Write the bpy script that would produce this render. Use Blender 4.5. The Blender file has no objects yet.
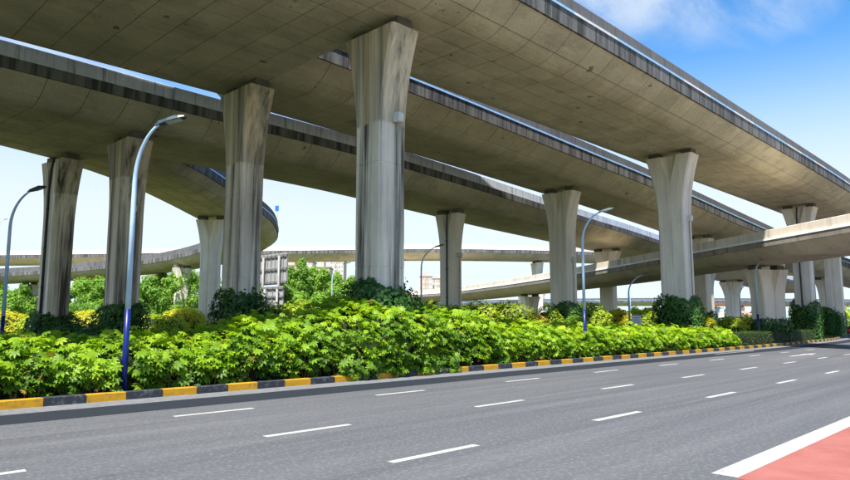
import bpy, math, random
import numpy as np

random.seed(7)
rng = np.random.default_rng(7)
R = math.radians
sc = bpy.context.scene
COL = sc.collection

# ------------------------------------------------------------------ camera, sky, sun, exposure
# world frame: x runs along the road, y points away from the road towards the viaducts, z up
YAW, PITCH, EYE = R(44.45), R(6.985), 2.10
cam_d = bpy.data.cameras.new('camera')
cam = bpy.data.objects.new('camera', cam_d)
COL.objects.link(cam)
cam.location = (0, 0, EYE)
cam.rotation_euler = (math.pi / 2 + PITCH, 0, YAW - math.pi / 2)
cam_d.sensor_width = 36
cam_d.lens = 664 / 850 * 36
cam_d.clip_start = 0.1
cam_d.clip_end = 6000
sc.camera = cam

SUN_EL = R(60.5)
LX, LY = 0.90, 0.436                       # the way the sunlight travels over the ground
world = bpy.data.worlds.new('World')
sc.world = world
world.use_nodes = True
wn, wl = world.node_tree.nodes, world.node_tree.links
wn.clear()
w_out = wn.new('ShaderNodeOutputWorld')
w_bg = wn.new('ShaderNodeBackground')
sky = wn.new('ShaderNodeTexSky')
sky.sky_type = 'NISHITA'
sky.sun_disc = False
sky.sun_elevation = SUN_EL
sky.sun_rotation = math.atan2(-LX, -LY)   # rotation runs clockwise from +y
sky.altitude = 50
sky.air_density = 0.55
sky.dust_density = 0.0
sky.ozone_density = 6.0
w_bg.inputs['Strength'].default_value = 0.15
tc = wn.new('ShaderNodeTexCoord')
sep = wn.new('ShaderNodeSeparateXYZ')
wl.new(tc.outputs['Generated'], sep.inputs[0])
def wmath(op, a, b=None, clamp=False):
    n = wn.new('ShaderNodeMath'); n.operation = op; n.use_clamp = clamp
    for i, v in enumerate((a, b)):
        if v is None: continue
        if isinstance(v, (int, float)): n.inputs[i].default_value = v
        else: wl.new(v, n.inputs[i])
    return n.outputs[0]
zc = wmath('ADD', wmath('MAXIMUM', sep.outputs['Z'], 0.0), 0.12)
comb = wn.new('ShaderNodeCombineXYZ')
wl.new(wmath('DIVIDE', sep.outputs['X'], zc), comb.inputs[0])
wl.new(wmath('DIVIDE', sep.outputs['Y'], zc), comb.inputs[1])
def wnoise(scale, detail, rough, off):
    mp = wn.new('ShaderNodeMapping'); mp.inputs['Location'].default_value = off
    mp.inputs['Rotation'].default_value = (0, 0, R(25)); mp.inputs['Scale'].default_value = (1, 1.9, 1)
    wl.new(comb.outputs[0], mp.inputs[0])
    n = wn.new('ShaderNodeTexNoise'); n.inputs['Scale'].default_value = scale
    n.inputs['Detail'].default_value = detail; n.inputs['Roughness'].default_value = rough
    n.inputs['Distortion'].default_value = 0.4
    wl.new(mp.outputs[0], n.inputs['Vector'])
    return n.outputs['Fac']
def wramp(fac, a, b):
    m = wn.new('ShaderNodeMapRange'); m.interpolation_type = 'SMOOTHSTEP'
    m.inputs['From Min'].default_value = a; m.inputs['From Max'].default_value = b
    wl.new(fac, m.inputs['Value'])
    return m.outputs[0]
cl_big = wramp(wnoise(0.45, 4, 0.5, (14.4, 9.7, 0)), 0.42, 0.60)
cl_fine = wramp(wnoise(2.2, 10, 0.62, (0.4, 0.9, 0)), 0.30, 0.72)
cloud = wmath('MULTIPLY', cl_big, cl_fine)
low = wramp(sep.outputs['Z'], 0.39, 0.14)   # thin veil of haze cloud that thickens towards the horizon, all round
veil = wmath('MULTIPLY', low, 0.92)
cover = wmath('MAXIMUM', wmath('MULTIPLY', cloud, 0.85), veil, True)
mixc = wn.new('ShaderNodeMix'); mixc.data_type = 'RGBA'
wl.new(cover, mixc.inputs['Factor'])
tintn = wn.new('ShaderNodeMix'); tintn.data_type = 'RGBA'; tintn.blend_type = 'MULTIPLY'
tintn.inputs['Factor'].default_value = 1.0; tintn.inputs['B'].default_value = (0.48, 0.80, 0.82, 1)
wl.new(sky.outputs[0], tintn.inputs['A'])
wl.new(tintn.outputs['Result'], mixc.inputs['A'])
mixc.inputs['B'].default_value = (2.08, 2.24, 2.38, 1)
wl.new(mixc.outputs['Result'], w_bg.inputs['Color'])
wl.new(w_bg.outputs[0], w_out.inputs['Surface'])

sun_d = bpy.data.lights.new('sun', 'SUN')
sun_d.energy = 3.6
sun_d.angle = R(2)
sun_d.color = (1.0, 0.95, 0.87)
sun = bpy.data.objects.new('sun', sun_d)
COL.objects.link(sun)
sun.location = (-40, -30, 60)
ce = math.cos(SUN_EL)
from mathutils import Vector
sun.rotation_euler = Vector((LX * ce, LY * ce, -math.sin(SUN_EL))).to_track_quat('-Z', 'Y').to_euler()

vs = sc.view_settings
vs.view_transform = 'Standard'
vs.look = 'None'
vs.exposure = 1.55
vs.gamma = 1
vs.use_curve_mapping = False
sc.cycles.use_denoising = True
sc.cycles.max_bounces = 8
sc.cycles.diffuse_bounces = 5
sc.cycles.transparent_max_bounces = 4

# ------------------------------------------------------------------ materials
MATS = {}
class NT:
    def __init__(s, name):
        m = bpy.data.materials.new(name); m.use_nodes = True
        s.m, s.n, s.l = m, m.node_tree.nodes, m.node_tree.links
        s.n.clear()
        s.out = s.n.new('ShaderNodeOutputMaterial')
        s.b = s.n.new('ShaderNodeBsdfPrincipled')
        s.l.new(s.b.outputs[0], s.out.inputs[0])
        MATS[name] = m
    def pos(s, scale=(1, 1, 1), loc=(0, 0, 0), obj=False):
        if obj:
            g = s.n.new('ShaderNodeTexCoord'); o = g.outputs['Object']
        else:
            g = s.n.new('ShaderNodeNewGeometry'); o = g.outputs['Position']
        mp = s.n.new('ShaderNodeMapping'); mp.inputs['Scale'].default_value = scale; mp.inputs['Location'].default_value = loc
        s.l.new(o, mp.inputs[0]); return mp.outputs[0]
    def noise(s, vec, scale, detail=4, rough=0.55, dist=0.0):
        n = s.n.new('ShaderNodeTexNoise'); n.inputs['Scale'].default_value = scale
        n.inputs['Detail'].default_value = detail; n.inputs['Roughness'].default_value = rough; n.inputs['Distortion'].default_value = dist
        s.l.new(vec, n.inputs['Vector']); return n.outputs['Fac']
    def ramp(s, fac, stops):
        r = s.n.new('ShaderNodeValToRGB'); e = r.color_ramp.elements
        while len(e) < len(stops): e.new(0.5)
        for el, (p, c) in zip(e, stops):
            el.position = p; el.color = (*c, 1) if len(c) == 3 else c
        s.l.new(fac, r.inputs[0]); return r.outputs[0]
    def maprange(s, fac, a, b, c=0.0, d=1.0):
        m = s.n.new('ShaderNodeMapRange'); m.inputs['From Min'].default_value = a; m.inputs['From Max'].default_value = b
        m.inputs['To Min'].default_value = c; m.inputs['To Max'].default_value = d
        s.l.new(fac, m.inputs['Value']); return m.outputs[0]
    def mix(s, fac, a, b, mode='MIX'):
        m = s.n.new('ShaderNodeMix'); m.data_type = 'RGBA'; m.blend_type = mode
        for k, v in (('Factor', fac), ('A', a), ('B', b)):
            if isinstance(v, (int, float)): m.inputs[k].default_value = v
            elif isinstance(v, tuple): m.inputs[k].default_value = (*v, 1)
            else: s.l.new(v, m.inputs[k])
        return m.outputs['Result']
    def math(s, op, a, b=0.0, clamp=False):
        n = s.n.new('ShaderNodeMath'); n.operation = op; n.use_clamp = clamp
        for i, v in enumerate((a, b)):
            if isinstance(v, (int, float)): n.inputs[i].default_value = v
            else: s.l.new(v, n.inputs[i])
        return n.outputs[0]
    def base(s, c, rough=0.8, spec=0.3, metal=0.0):
        if isinstance(c, tuple): s.b.inputs['Base Color'].default_value = (*c, 1)
        else: s.l.new(c, s.b.inputs['Base Color'])
        s.b.inputs['Roughness'].default_value = rough
        s.b.inputs['Specular IOR Level'].default_value = spec
        s.b.inputs['Metallic'].default_value = metal
        return s
    def bump(s, h, strength=0.3, dist=0.02):
        b = s.n.new('ShaderNodeBump'); b.inputs['Strength'].default_value = strength; b.inputs['Distance'].default_value = dist
        s.l.new(h, b.inputs['Height']); s.l.new(b.outputs[0], s.b.inputs['Normal']); return s
    def rnd(s):
        return s.n.new('ShaderNodeObjectInfo').outputs['Random']

def concrete(name, base, grime=(0.05, 0.048, 0.045), streak=0.5, blotch=0.35, var=0.10, zs=0.10, fine=0.25, hscale=2.6, lift=None, blot=0.0, sr=(0.47, 0.68, 0.38, 0.62)):
    t = NT(name)
    big = t.noise(t.pos((1, 1, 0.6)), 0.33, 5, 0.6, 0.3)
    fin = t.noise(t.pos(), 9.0, 6, 0.65)
    st = t.noise(t.pos((1, 1, zs)), hscale, 6, 0.68)
    st2 = t.noise(t.pos((1, 1, zs * 0.4), (7, 3, 1)), hscale * 0.42, 3, 0.6)
    c = t.mix(t.maprange(big, 0.3, 0.7), tuple(x * (1 - blotch * 0.55) for x in base), tuple(min(1, x * (1 + blotch * 0.35)) for x in base))
    c = t.mix(t.maprange(fin, 0.3, 0.75, 0, fine), c, tuple(x * 0.45 for x in base))
    if streak:
        m = t.math('MULTIPLY', t.maprange(st, sr[0], sr[1]), t.maprange(st2, sr[2], sr[3]), True)
        c = t.mix(t.math('MULTIPLY', m, streak), c, grime)
        lt = t.maprange(t.noise(t.pos((1, 1, zs), (3, 9, 5)), hscale * 1.2, 5, 0.6), 0.55, 0.75, 0, 0.35 * min(1, streak * 1.5))
        c = t.mix(lt, c, tuple(min(1, x * 1.5) for x in base))
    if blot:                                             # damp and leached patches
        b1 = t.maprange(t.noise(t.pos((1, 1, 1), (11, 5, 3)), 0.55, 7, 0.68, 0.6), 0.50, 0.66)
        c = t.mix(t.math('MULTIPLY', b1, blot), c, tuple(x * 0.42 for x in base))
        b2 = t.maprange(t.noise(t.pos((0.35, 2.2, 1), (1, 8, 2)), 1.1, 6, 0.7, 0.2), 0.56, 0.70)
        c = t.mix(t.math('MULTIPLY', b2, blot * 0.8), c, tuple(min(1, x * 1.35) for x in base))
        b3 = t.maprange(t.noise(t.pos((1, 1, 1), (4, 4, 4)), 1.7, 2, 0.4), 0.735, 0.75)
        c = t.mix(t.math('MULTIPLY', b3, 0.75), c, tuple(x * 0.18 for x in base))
    if lift:                                             # the top lift was poured later and is browner and more stained
        sp_ = t.n.new('ShaderNodeSeparateXYZ'); t.l.new(t.pos(), sp_.inputs[0])
        up = t.maprange(t.math('ADD', sp_.outputs['Z'], t.math('MULTIPLY', big, 0.35)), lift, lift + 0.12)
        run_ = t.maprange(t.noise(t.pos((1, 1, 0.02), (2, 2, 0)), 1.9, 4, 0.6), 0.42, 0.62)
        c = t.mix(t.math('MULTIPLY', up, 0.55), c, t.mix(run_, tuple(x * y for x, y in zip(base, (0.85, 0.74, 0.56))), grime))
    k = t.maprange(t.rnd(), 0, 1, 1 - var, 1 + var * 0.7)
    cc = t.n.new('ShaderNodeCombineColor')
    for i in range(3): t.l.new(k, cc.inputs[i])
    c = t.mix(1.0, c, cc.outputs[0], 'MULTIPLY')
    t.base(c, 0.9, 0.2).bump(t.math('ADD', fin, t.math('MULTIPLY', big, 0.6)), 0.25, 0.03)
    return t.m

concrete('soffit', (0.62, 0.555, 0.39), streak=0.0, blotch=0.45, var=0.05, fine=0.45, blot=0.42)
concrete('joint', (0.15, 0.135, 0.10), streak=0.0, var=0.02)
concrete('parapet', (0.15, 0.152, 0.158), (0.05, 0.029, 0.032), streak=0.9, blotch=0.3, var=0.03, zs=0.05, hscale=5.5)
concrete('edge_beam', (0.20, 0.20, 0.195), (0.06, 0.06, 0.06), streak=1.0, blotch=0.5, var=0.03, zs=0.05, hscale=2.6, sr=(0.42, 0.58, 0.25, 0.45))
concrete('parapet_mid', (0.72, 0.78, 0.88), (0.10, 0.10, 0.11), streak=0.9, blotch=0.35, var=0.03, zs=0.05, hscale=5.0)
concrete('edge_beam_brown', (0.34, 0.295, 0.25), (0.09, 0.075, 0.06), streak=0.8, blotch=0.4, var=0.03, zs=0.06, hscale=2.2)
concrete('parapet_pale', (0.80, 0.70, 0.58), (0.16, 0.13, 0.105), streak=0.6, blotch=0.35, var=0.03, zs=0.08, hscale=2.4)
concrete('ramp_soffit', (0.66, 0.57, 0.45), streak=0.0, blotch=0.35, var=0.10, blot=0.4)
concrete('pier', (0.86, 0.77, 0.62), (0.085, 0.076, 0.062), streak=1.0, blotch=0.5, var=0.08, zs=0.035, hscale=2.1, fine=0.12, lift=10.6, sr=(0.45, 0.62, 0.37, 0.55))
concrete('pier_clean', (0.86, 0.78, 0.65), (0.2, 0.185, 0.16), streak=0.5, blotch=0.3, var=0.06, zs=0.05, hscale=1.6, fine=0.12)
concrete('bearing', (0.16, 0.15, 0.13), streak=0.4)
def plain(name, c, rough=0.5, spec=0.4, metal=0.0, grain=0.12, scale=3.0):
    t = NT(name)
    n = t.noise(t.pos(), scale, 5, 0.6)
    t.base(t.mix(t.maprange(n, 0.3, 0.7), tuple(x * (1 - grain) for x in c), tuple(min(1, x * (1 + grain)) for x in c)), rough, spec, metal)
    return t.m
plain('strip_blue', (0.24, 0.42, 0.66), 0.4)
plain('strip_white', (0.52, 0.55, 0.58), 0.45)
plain('strip_grey', (0.82, 0.83, 0.83), 0.5)
plain('pole_pale', (0.42, 0.58, 0.74), 0.35)
plain('pole_blue', (0.004, 0.016, 0.15), 0.35, grain=0.25)
plain('lamp_dark', (0.05, 0.07, 0.08), 0.4)
plain('lamp_teal', (0.02, 0.20, 0.26), 0.35)
plain('lamp_glass', (0.42, 0.46, 0.44), 0.15, 0.6)
plain('dark_pipe', (0.055, 0.05, 0.045), 0.6)
plain('white_box', (0.62, 0.64, 0.60), 0.5)
plain('metal_grey', (0.26, 0.26, 0.25), 0.5, 0.4)
plain('metal_panel', (0.34, 0.345, 0.35), 0.55, 0.3)
plain('metal_rib', (0.15, 0.15, 0.145), 0.5, 0.4)
plain('sign_blue', (0.02, 0.16, 0.55), 0.4)
plain('sign_white', (0.72, 0.74, 0.74), 0.5)
plain('bark', (0.11, 0.085, 0.06), 0.9, 0.1, grain=0.4, scale=12)
plain('car_red', (0.38, 0.02, 0.02), 0.25, 0.5)
plain('car_glass', (0.02, 0.025, 0.03), 0.08, 0.6)
plain('tyre', (0.02, 0.02, 0.02), 0.8)
plain('rim', (0.45, 0.45, 0.45), 0.3, 0.5, 0.6)
plain('tail_red', (0.6, 0.02, 0.01), 0.3)
plain('headlight', (0.75, 0.76, 0.74), 0.2)
plain('apt_tan', (0.62, 0.47, 0.37), 0.8, grain=0.08)  # far block walls lightened, distance haze put into their colour
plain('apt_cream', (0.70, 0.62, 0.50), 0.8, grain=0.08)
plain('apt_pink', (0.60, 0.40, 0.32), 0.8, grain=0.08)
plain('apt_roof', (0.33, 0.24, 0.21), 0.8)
plain('window_pane', (0.30, 0.31, 0.34), 0.2, 0.5)  # glass lightened too, carrying the same distance haze in its colour
plain('shed_white', (0.70, 0.71, 0.70), 0.6)
plain('shed_roof', (0.42, 0.20, 0.16), 0.7)
plain('gutter_slab', (0.15, 0.155, 0.165), 0.85, 0.2, grain=0.2, scale=5)
plain('slab_joint', (0.075, 0.078, 0.085), 0.9, 0.1)

t = NT('asphalt')
p = t.pos()
sp = t.noise(p, 55, 3, 0.7)
sp2 = t.noise(p, 14, 4, 0.7)
tr = t.noise(t.pos((0.035, 0.75, 1)), 1.6, 5, 0.6, 0.2)
bl = t.noise(t.pos((0.25, 0.6, 1)), 0.5, 5, 0.6)
c = t.mix(t.maprange(tr, 0.33, 0.68), (0.072, 0.076, 0.085), (0.136, 0.140, 0.149))
c = t.mix(t.maprange(bl, 0.4, 0.7, 0, 0.5), c, (0.088, 0.092, 0.106))
c = t.mix(t.maprange(sp, 0.35, 0.75, 0, 0.75), c, (0.055, 0.056, 0.06))
c = t.mix(t.maprange(sp2, 0.5, 0.75, 0, 0.55), c, (0.27, 0.275, 0.285))
sp3 = t.noise(t.pos((0.6, 1, 1), (2, 7, 0)), 5.0, 5, 0.75)
c = t.mix(t.maprange(sp3, 0.42, 0.68, 0, 0.4), c, (0.07, 0.073, 0.082))
tyre_ = t.math('MULTIPLY', t.maprange(t.noise(t.pos((0.012, 2.6, 1), (3, 0, 0)), 1.4, 3, 0.5), 0.56, 0.66), t.maprange(t.noise(t.pos((0.08, 0.5, 1)), 0.9, 3), 0.45, 0.6), True)
c = t.mix(t.math('MULTIPLY', tyre_, 0.45), c, (0.05, 0.052, 0.058))
oil = t.maprange(t.noise(t.pos((0.8, 1, 1), (9, 2, 0)), 1.3, 4, 0.6), 0.66, 0.74)
c = t.mix(t.math('MULTIPLY', oil, 0.5), c, (0.05, 0.05, 0.055))
t.base(c, 0.85, 0.25).bump(sp, 0.35, 0.008)
t = NT('asphalt_dark')
sp = t.noise(t.pos(), 55, 3, 0.7)
c = t.mix(t.maprange(sp, 0.35, 0.75), (0.020, 0.025, 0.034), (0.013, 0.017, 0.024))
t.base(c, 0.85, 0.2).bump(sp, 0.3, 0.006)
t = NT('paint_white')
n1 = t.noise(t.pos(), 22, 6, 0.7)
n2 = t.noise(t.pos((0.5, 1, 1)), 2.2, 4, 0.6)
wr = t.math('MULTIPLY', t.maprange(n1, 0.46, 0.62), t.maprange(n2, 0.36, 0.62), True)
t.base(t.mix(t.math('MULTIPLY', wr, 0.7), (0.40, 0.40, 0.385), (0.12, 0.12, 0.125)), 0.7, 0.3)
t = NT('red_surface')
n1 = t.noise(t.pos(), 30, 5, 0.7); n2 = t.noise(t.pos(), 1.4, 5, 0.65)
c = t.mix(t.maprange(n2, 0.3, 0.7), (0.245, 0.078, 0.066), (0.31, 0.115, 0.098))
c = t.mix(t.maprange(n1, 0.52, 0.75, 0, 0.55), c, (0.36, 0.18, 0.16))
t.base(c, 0.85, 0.2).bump(n1, 0.2, 0.005)
def kerb_mat(name, c, worn):
    t = NT(name)
    n1 = t.noise(t.pos(), 7, 7, 0.7); n2 = t.noise(t.pos(), 30, 4, 0.6)
    k = t.mix(t.maprange(n2, 0.3, 0.8, 0, 0.3), c, tuple(x * 0.5 for x in c))
    k = t.mix(t.maprange(n1, 0.52, 0.68, 0, 0.85), k, worn)
    k = t.mix(t.maprange(t.noise(t.pos((1, 1, 2.5)), 2.1, 5, 0.65), 0.45, 0.7, 0, 0.5), k, tuple(x * 0.45 for x in c))
    t.base(k, 0.7, 0.3).bump(n1, 0.3, 0.01)
kerb_mat('kerb_yellow', (0.52, 0.27, 0.010), (0.20, 0.14, 0.07))
kerb_mat('kerb_black', (0.03, 0.036, 0.045), (0.14, 0.14, 0.14))
t = NT('soil')
n1 = t.noise(t.pos(), 0.5, 6, 0.6); n2 = t.noise(t.pos(), 9, 5, 0.7)
c = t.mix(t.maprange(n1, 0.4, 0.62), (0.10, 0.085, 0.055), (0.07, 0.12, 0.025))
t.base(t.mix(t.maprange(n2, 0.4, 0.7, 0, 0.6), c, (0.05, 0.05, 0.025)), 0.95, 0.1).bump(n2, 0.6, 0.05)
t = NT('grass_ground')
n1 = t.noise(t.pos(), 0.08, 6, 0.6); n2 = t.noise(t.pos(), 2, 5, 0.7)
c = t.mix(t.maprange(n1, 0.4, 0.62), (0.07, 0.12, 0.03), (0.13, 0.16, 0.06))
t.base(t.mix(t.maprange(n2, 0.4, 0.7, 0, 0.5), c, (0.05, 0.08, 0.02)), 0.95, 0.1)

def leaf_mat(name, dark, mid, bright, trans=0.35, rough=0.45):
    t = NT(name)
    a = t.n.new('ShaderNodeAttribute'); a.attribute_name = 'tint'
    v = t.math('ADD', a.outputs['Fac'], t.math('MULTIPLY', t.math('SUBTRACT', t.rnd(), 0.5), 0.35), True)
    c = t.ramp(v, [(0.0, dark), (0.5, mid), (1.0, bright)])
    t.base(c, rough, 0.3)
    tr = t.n.new('ShaderNodeBsdfTranslucent')
    t.l.new(t.mix(1.0, c, (1.5, 1.5, 0.6), 'MULTIPLY'), tr.inputs[0])
    mx = t.n.new('ShaderNodeMixShader'); mx.inputs[0].default_value = trans
    t.l.new(t.b.outputs[0], mx.inputs[1]); t.l.new(tr.outputs[0], mx.inputs[2])
    t.l.new(mx.outputs[0], t.out.inputs[0])
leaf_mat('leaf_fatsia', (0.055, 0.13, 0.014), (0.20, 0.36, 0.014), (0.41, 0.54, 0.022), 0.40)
leaf_mat('leaf_dead', (0.12, 0.07, 0.02), (0.28, 0.17, 0.04), (0.40, 0.28, 0.06))
leaf_mat('leaf_ivy', (0.02, 0.07, 0.015), (0.05, 0.15, 0.025), (0.11, 0.25, 0.045), 0.3)
leaf_mat('leaf_clipped', (0.02, 0.05, 0.012), (0.05, 0.10, 0.02), (0.10, 0.15, 0.03), 0.25)
leaf_mat('leaf_lime', (0.17, 0.29, 0.025), (0.36, 0.48, 0.04), (0.54, 0.60, 0.07), 0.42)
leaf_mat('leaf_yellow', (0.34, 0.36, 0.025), (0.56, 0.53, 0.035), (0.70, 0.64, 0.08), 0.42)
leaf_mat('leaf_gold', (0.36, 0.25, 0.03), (0.56, 0.39, 0.05), (0.65, 0.5, 0.1), 0.42)
leaf_mat('leaf_tree', (0.09, 0.20, 0.03), (0.19, 0.35, 0.045), (0.30, 0.46, 0.08), 0.42)
leaf_mat('leaf_far', (0.07, 0.13, 0.035), (0.12, 0.20, 0.05), (0.19, 0.27, 0.08))

# ------------------------------------------------------------------ helpers
def empty(name, loc=(0, 0, 0), rz=0.0):
    o = bpy.data.objects.new(name, None); COL.objects.link(o)
    o.location = loc; o.rotation_euler = (0, 0, rz); o.empty_display_size = 0.3
    return o
def tag(o, label=None, cat=None, group=None, kind=None):
    if label: o['label'] = label
    if cat: o['category'] = cat
    if group: o['group'] = group
    if kind: o['kind'] = kind
    return o
def link(name, me, mat, parent=None, loc=(0, 0, 0), rz=0.0):
    o = bpy.data.objects.new(name, me); COL.objects.link(o)
    if mat and not me.materials: me.materials.append(MATS[mat])
    o.parent = parent; o.location = loc; o.rotation_euler = (0, 0, rz)
    return o
def mesh(name, V, F, smooth=False):
    me = bpy.data.meshes.new(name)
    me.from_pydata([tuple(map(float, v)) for v in V], [], F)
    if smooth: me.polygons.foreach_set('use_smooth', [True] * len(me.polygons))
    me.update(); return me
class MB:
    def __init__(s): s.V, s.F = [], []
    def add(s, V, F):
        b = len(s.V); s.V += [tuple(map(float, v)) for v in V]; s.F += [tuple(i + b for i in f) for f in F]; return s
    def box(s, x0, x1, y0, y1, z0, z1, bev=0.0):
        if bev <= 0:
            V = [(x, y, z) for z in (z0, z1) for y in (y0, y1) for x in (x0, x1)]
            return s.add(V, [(0, 2, 3, 1), (4, 5, 7, 6), (0, 1, 5, 4), (2, 6, 7, 3), (0, 4, 6, 2), (1, 3, 7, 5)])
        b = bev; V = []
        for z, i in ((z0, b), (z0 + b, 0), (z1 - b, 0), (z1, b)):
            V += [(x0 + i, y0 + i, z), (x1 - i, y0 + i, z), (x1 - i, y1 - i, z), (x0 + i, y1 - i, z)]
        F = [(3, 2, 1, 0), (12, 13, 14, 15)]
        for k in range(3):
            for j in range(4): F.append((k*4+j, k*4+(j+1) % 4, k*4+4+(j+1) % 4, k*4+4+j))
        return s.add(V, F)
    def tube(s, pts, rad, n=10, cap=True):
        P = np.array(pts, float); m = len(P)
        rad = [rad] * m if np.isscalar(rad) else rad
        T = np.gradient(P, axis=0); T /= np.linalg.norm(T, axis=1)[:, None] + 1e-9
        ref = np.array([0.31, 0.17, 0.93]) if abs(T[0][2]) < 0.8 else np.array([0.93, 0.31, 0.05])
        V = []
        for i in range(m):
            a = np.cross(T[i], ref); a /= np.linalg.norm(a); b = np.cross(T[i], a)
            for k in range(n):
                an = 2 * math.pi * k / n
                V.append(P[i] + rad[i] * (math.cos(an) * a + math.sin(an) * b))
        F = [(i*n+k, i*n+(k+1) % n, (i+1)*n+(k+1) % n, (i+1)*n+k) for i in range(m-1) for k in range(n)]
        if cap: F += [tuple(range(n))[::-1], tuple(range((m-1)*n, m*n))]
        return s.add(V, F)
    def build(s, name, mat, parent=None, smooth=False, loc=(0, 0, 0), rz=0.0):
        return link(name, mesh(name, s.V, s.F, smooth), mat, parent, loc, rz)

def spline(C, ds):
    """Catmull-Rom through rows of C (any number of columns, the first two are the plan position), resampled every ds metres."""
    C = np.array(C, float)
    E = np.vstack([2 * C[0] - C[1], C, 2 * C[-1] - C[-2]])
    out = []
    for i in range(1, len(E) - 2):
        for u in np.linspace(0, 1, 40, endpoint=False):
            p0, p1, p2, p3 = E[i-1:i+3]
            out.append(0.5 * (2*p1 + (p2-p0)*u + (2*p0-5*p1+4*p2-p3)*u*u + (3*p1-p0-3*p2+p3)*u**3))
    out.append(C[-1]); out = np.array(out)
    L = np.concatenate([[0], np.cumsum(np.linalg.norm(np.diff(out[:, :2], axis=0), axis=1))])
    n = max(2, int(round(L[-1] / ds)) + 1)
    q = np.linspace(0, L[-1], n)
    S = np.stack([np.interp(q, L, out[:, k]) for k in range(out.shape[1])], 1)
    T = np.gradient(S[:, :2], axis=0); T /= np.linalg.norm(T, axis=1)[:, None]
    N = np.stack([-T[:, 1], T[:, 0]], 1)
    return S, N

def grid_faces(m, n, closed=False):
    e = n if closed else n - 1
    return [(i*n+j, (i+1)*n+j, (i+1)*n+(j+1) % n, i*n+(j+1) % n) for i in range(m-1) for j in range(e)]

def sweep(S, N, sec, name, mat, parent, org, smooth=False):
    """sec(i) -> closed list of (across, up) for station i; swept and capped."""
    V = []; n = len(sec(0))
    for i in range(len(S)):
        for a, u in sec(i):
            V.append((S[i, 0] + N[i, 0]*a - org[0], S[i, 1] + N[i, 1]*a - org[1], S[i, 2] + u - org[2]))
    F = grid_faces(len(S), n, True) + [tuple(range(n)), tuple(range((len(S)-1)*n, len(S)*n))[::-1]]
    return link(name, mesh(name, V, F, smooth), mat, parent)

def profile(hw, wing, rise):
    """soffit from the right lip to the left lip: list of strips, each a list of (across, up)"""
    def wz(u): return rise * (1 - u) ** 1.75
    strips = []
    us = np.linspace(0, 1, 9)
    for k in (0, 4): strips.append([(-hw + wing*u, wz(u)) for u in us[k:k+5]])
    fl = hw - wing
    nf = max(2, int(round(2 * fl / 1.3)))
    e = np.linspace(-fl, fl, nf + 1)
    for a, b in zip(e[:-1], e[1:]): strips.append([(a, 0.0), (b, 0.0)])
    for k in (4, 0): strips.append([(hw - wing*u, wz(u)) for u in us[k:k+5][::-1]])
    return strips

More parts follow.
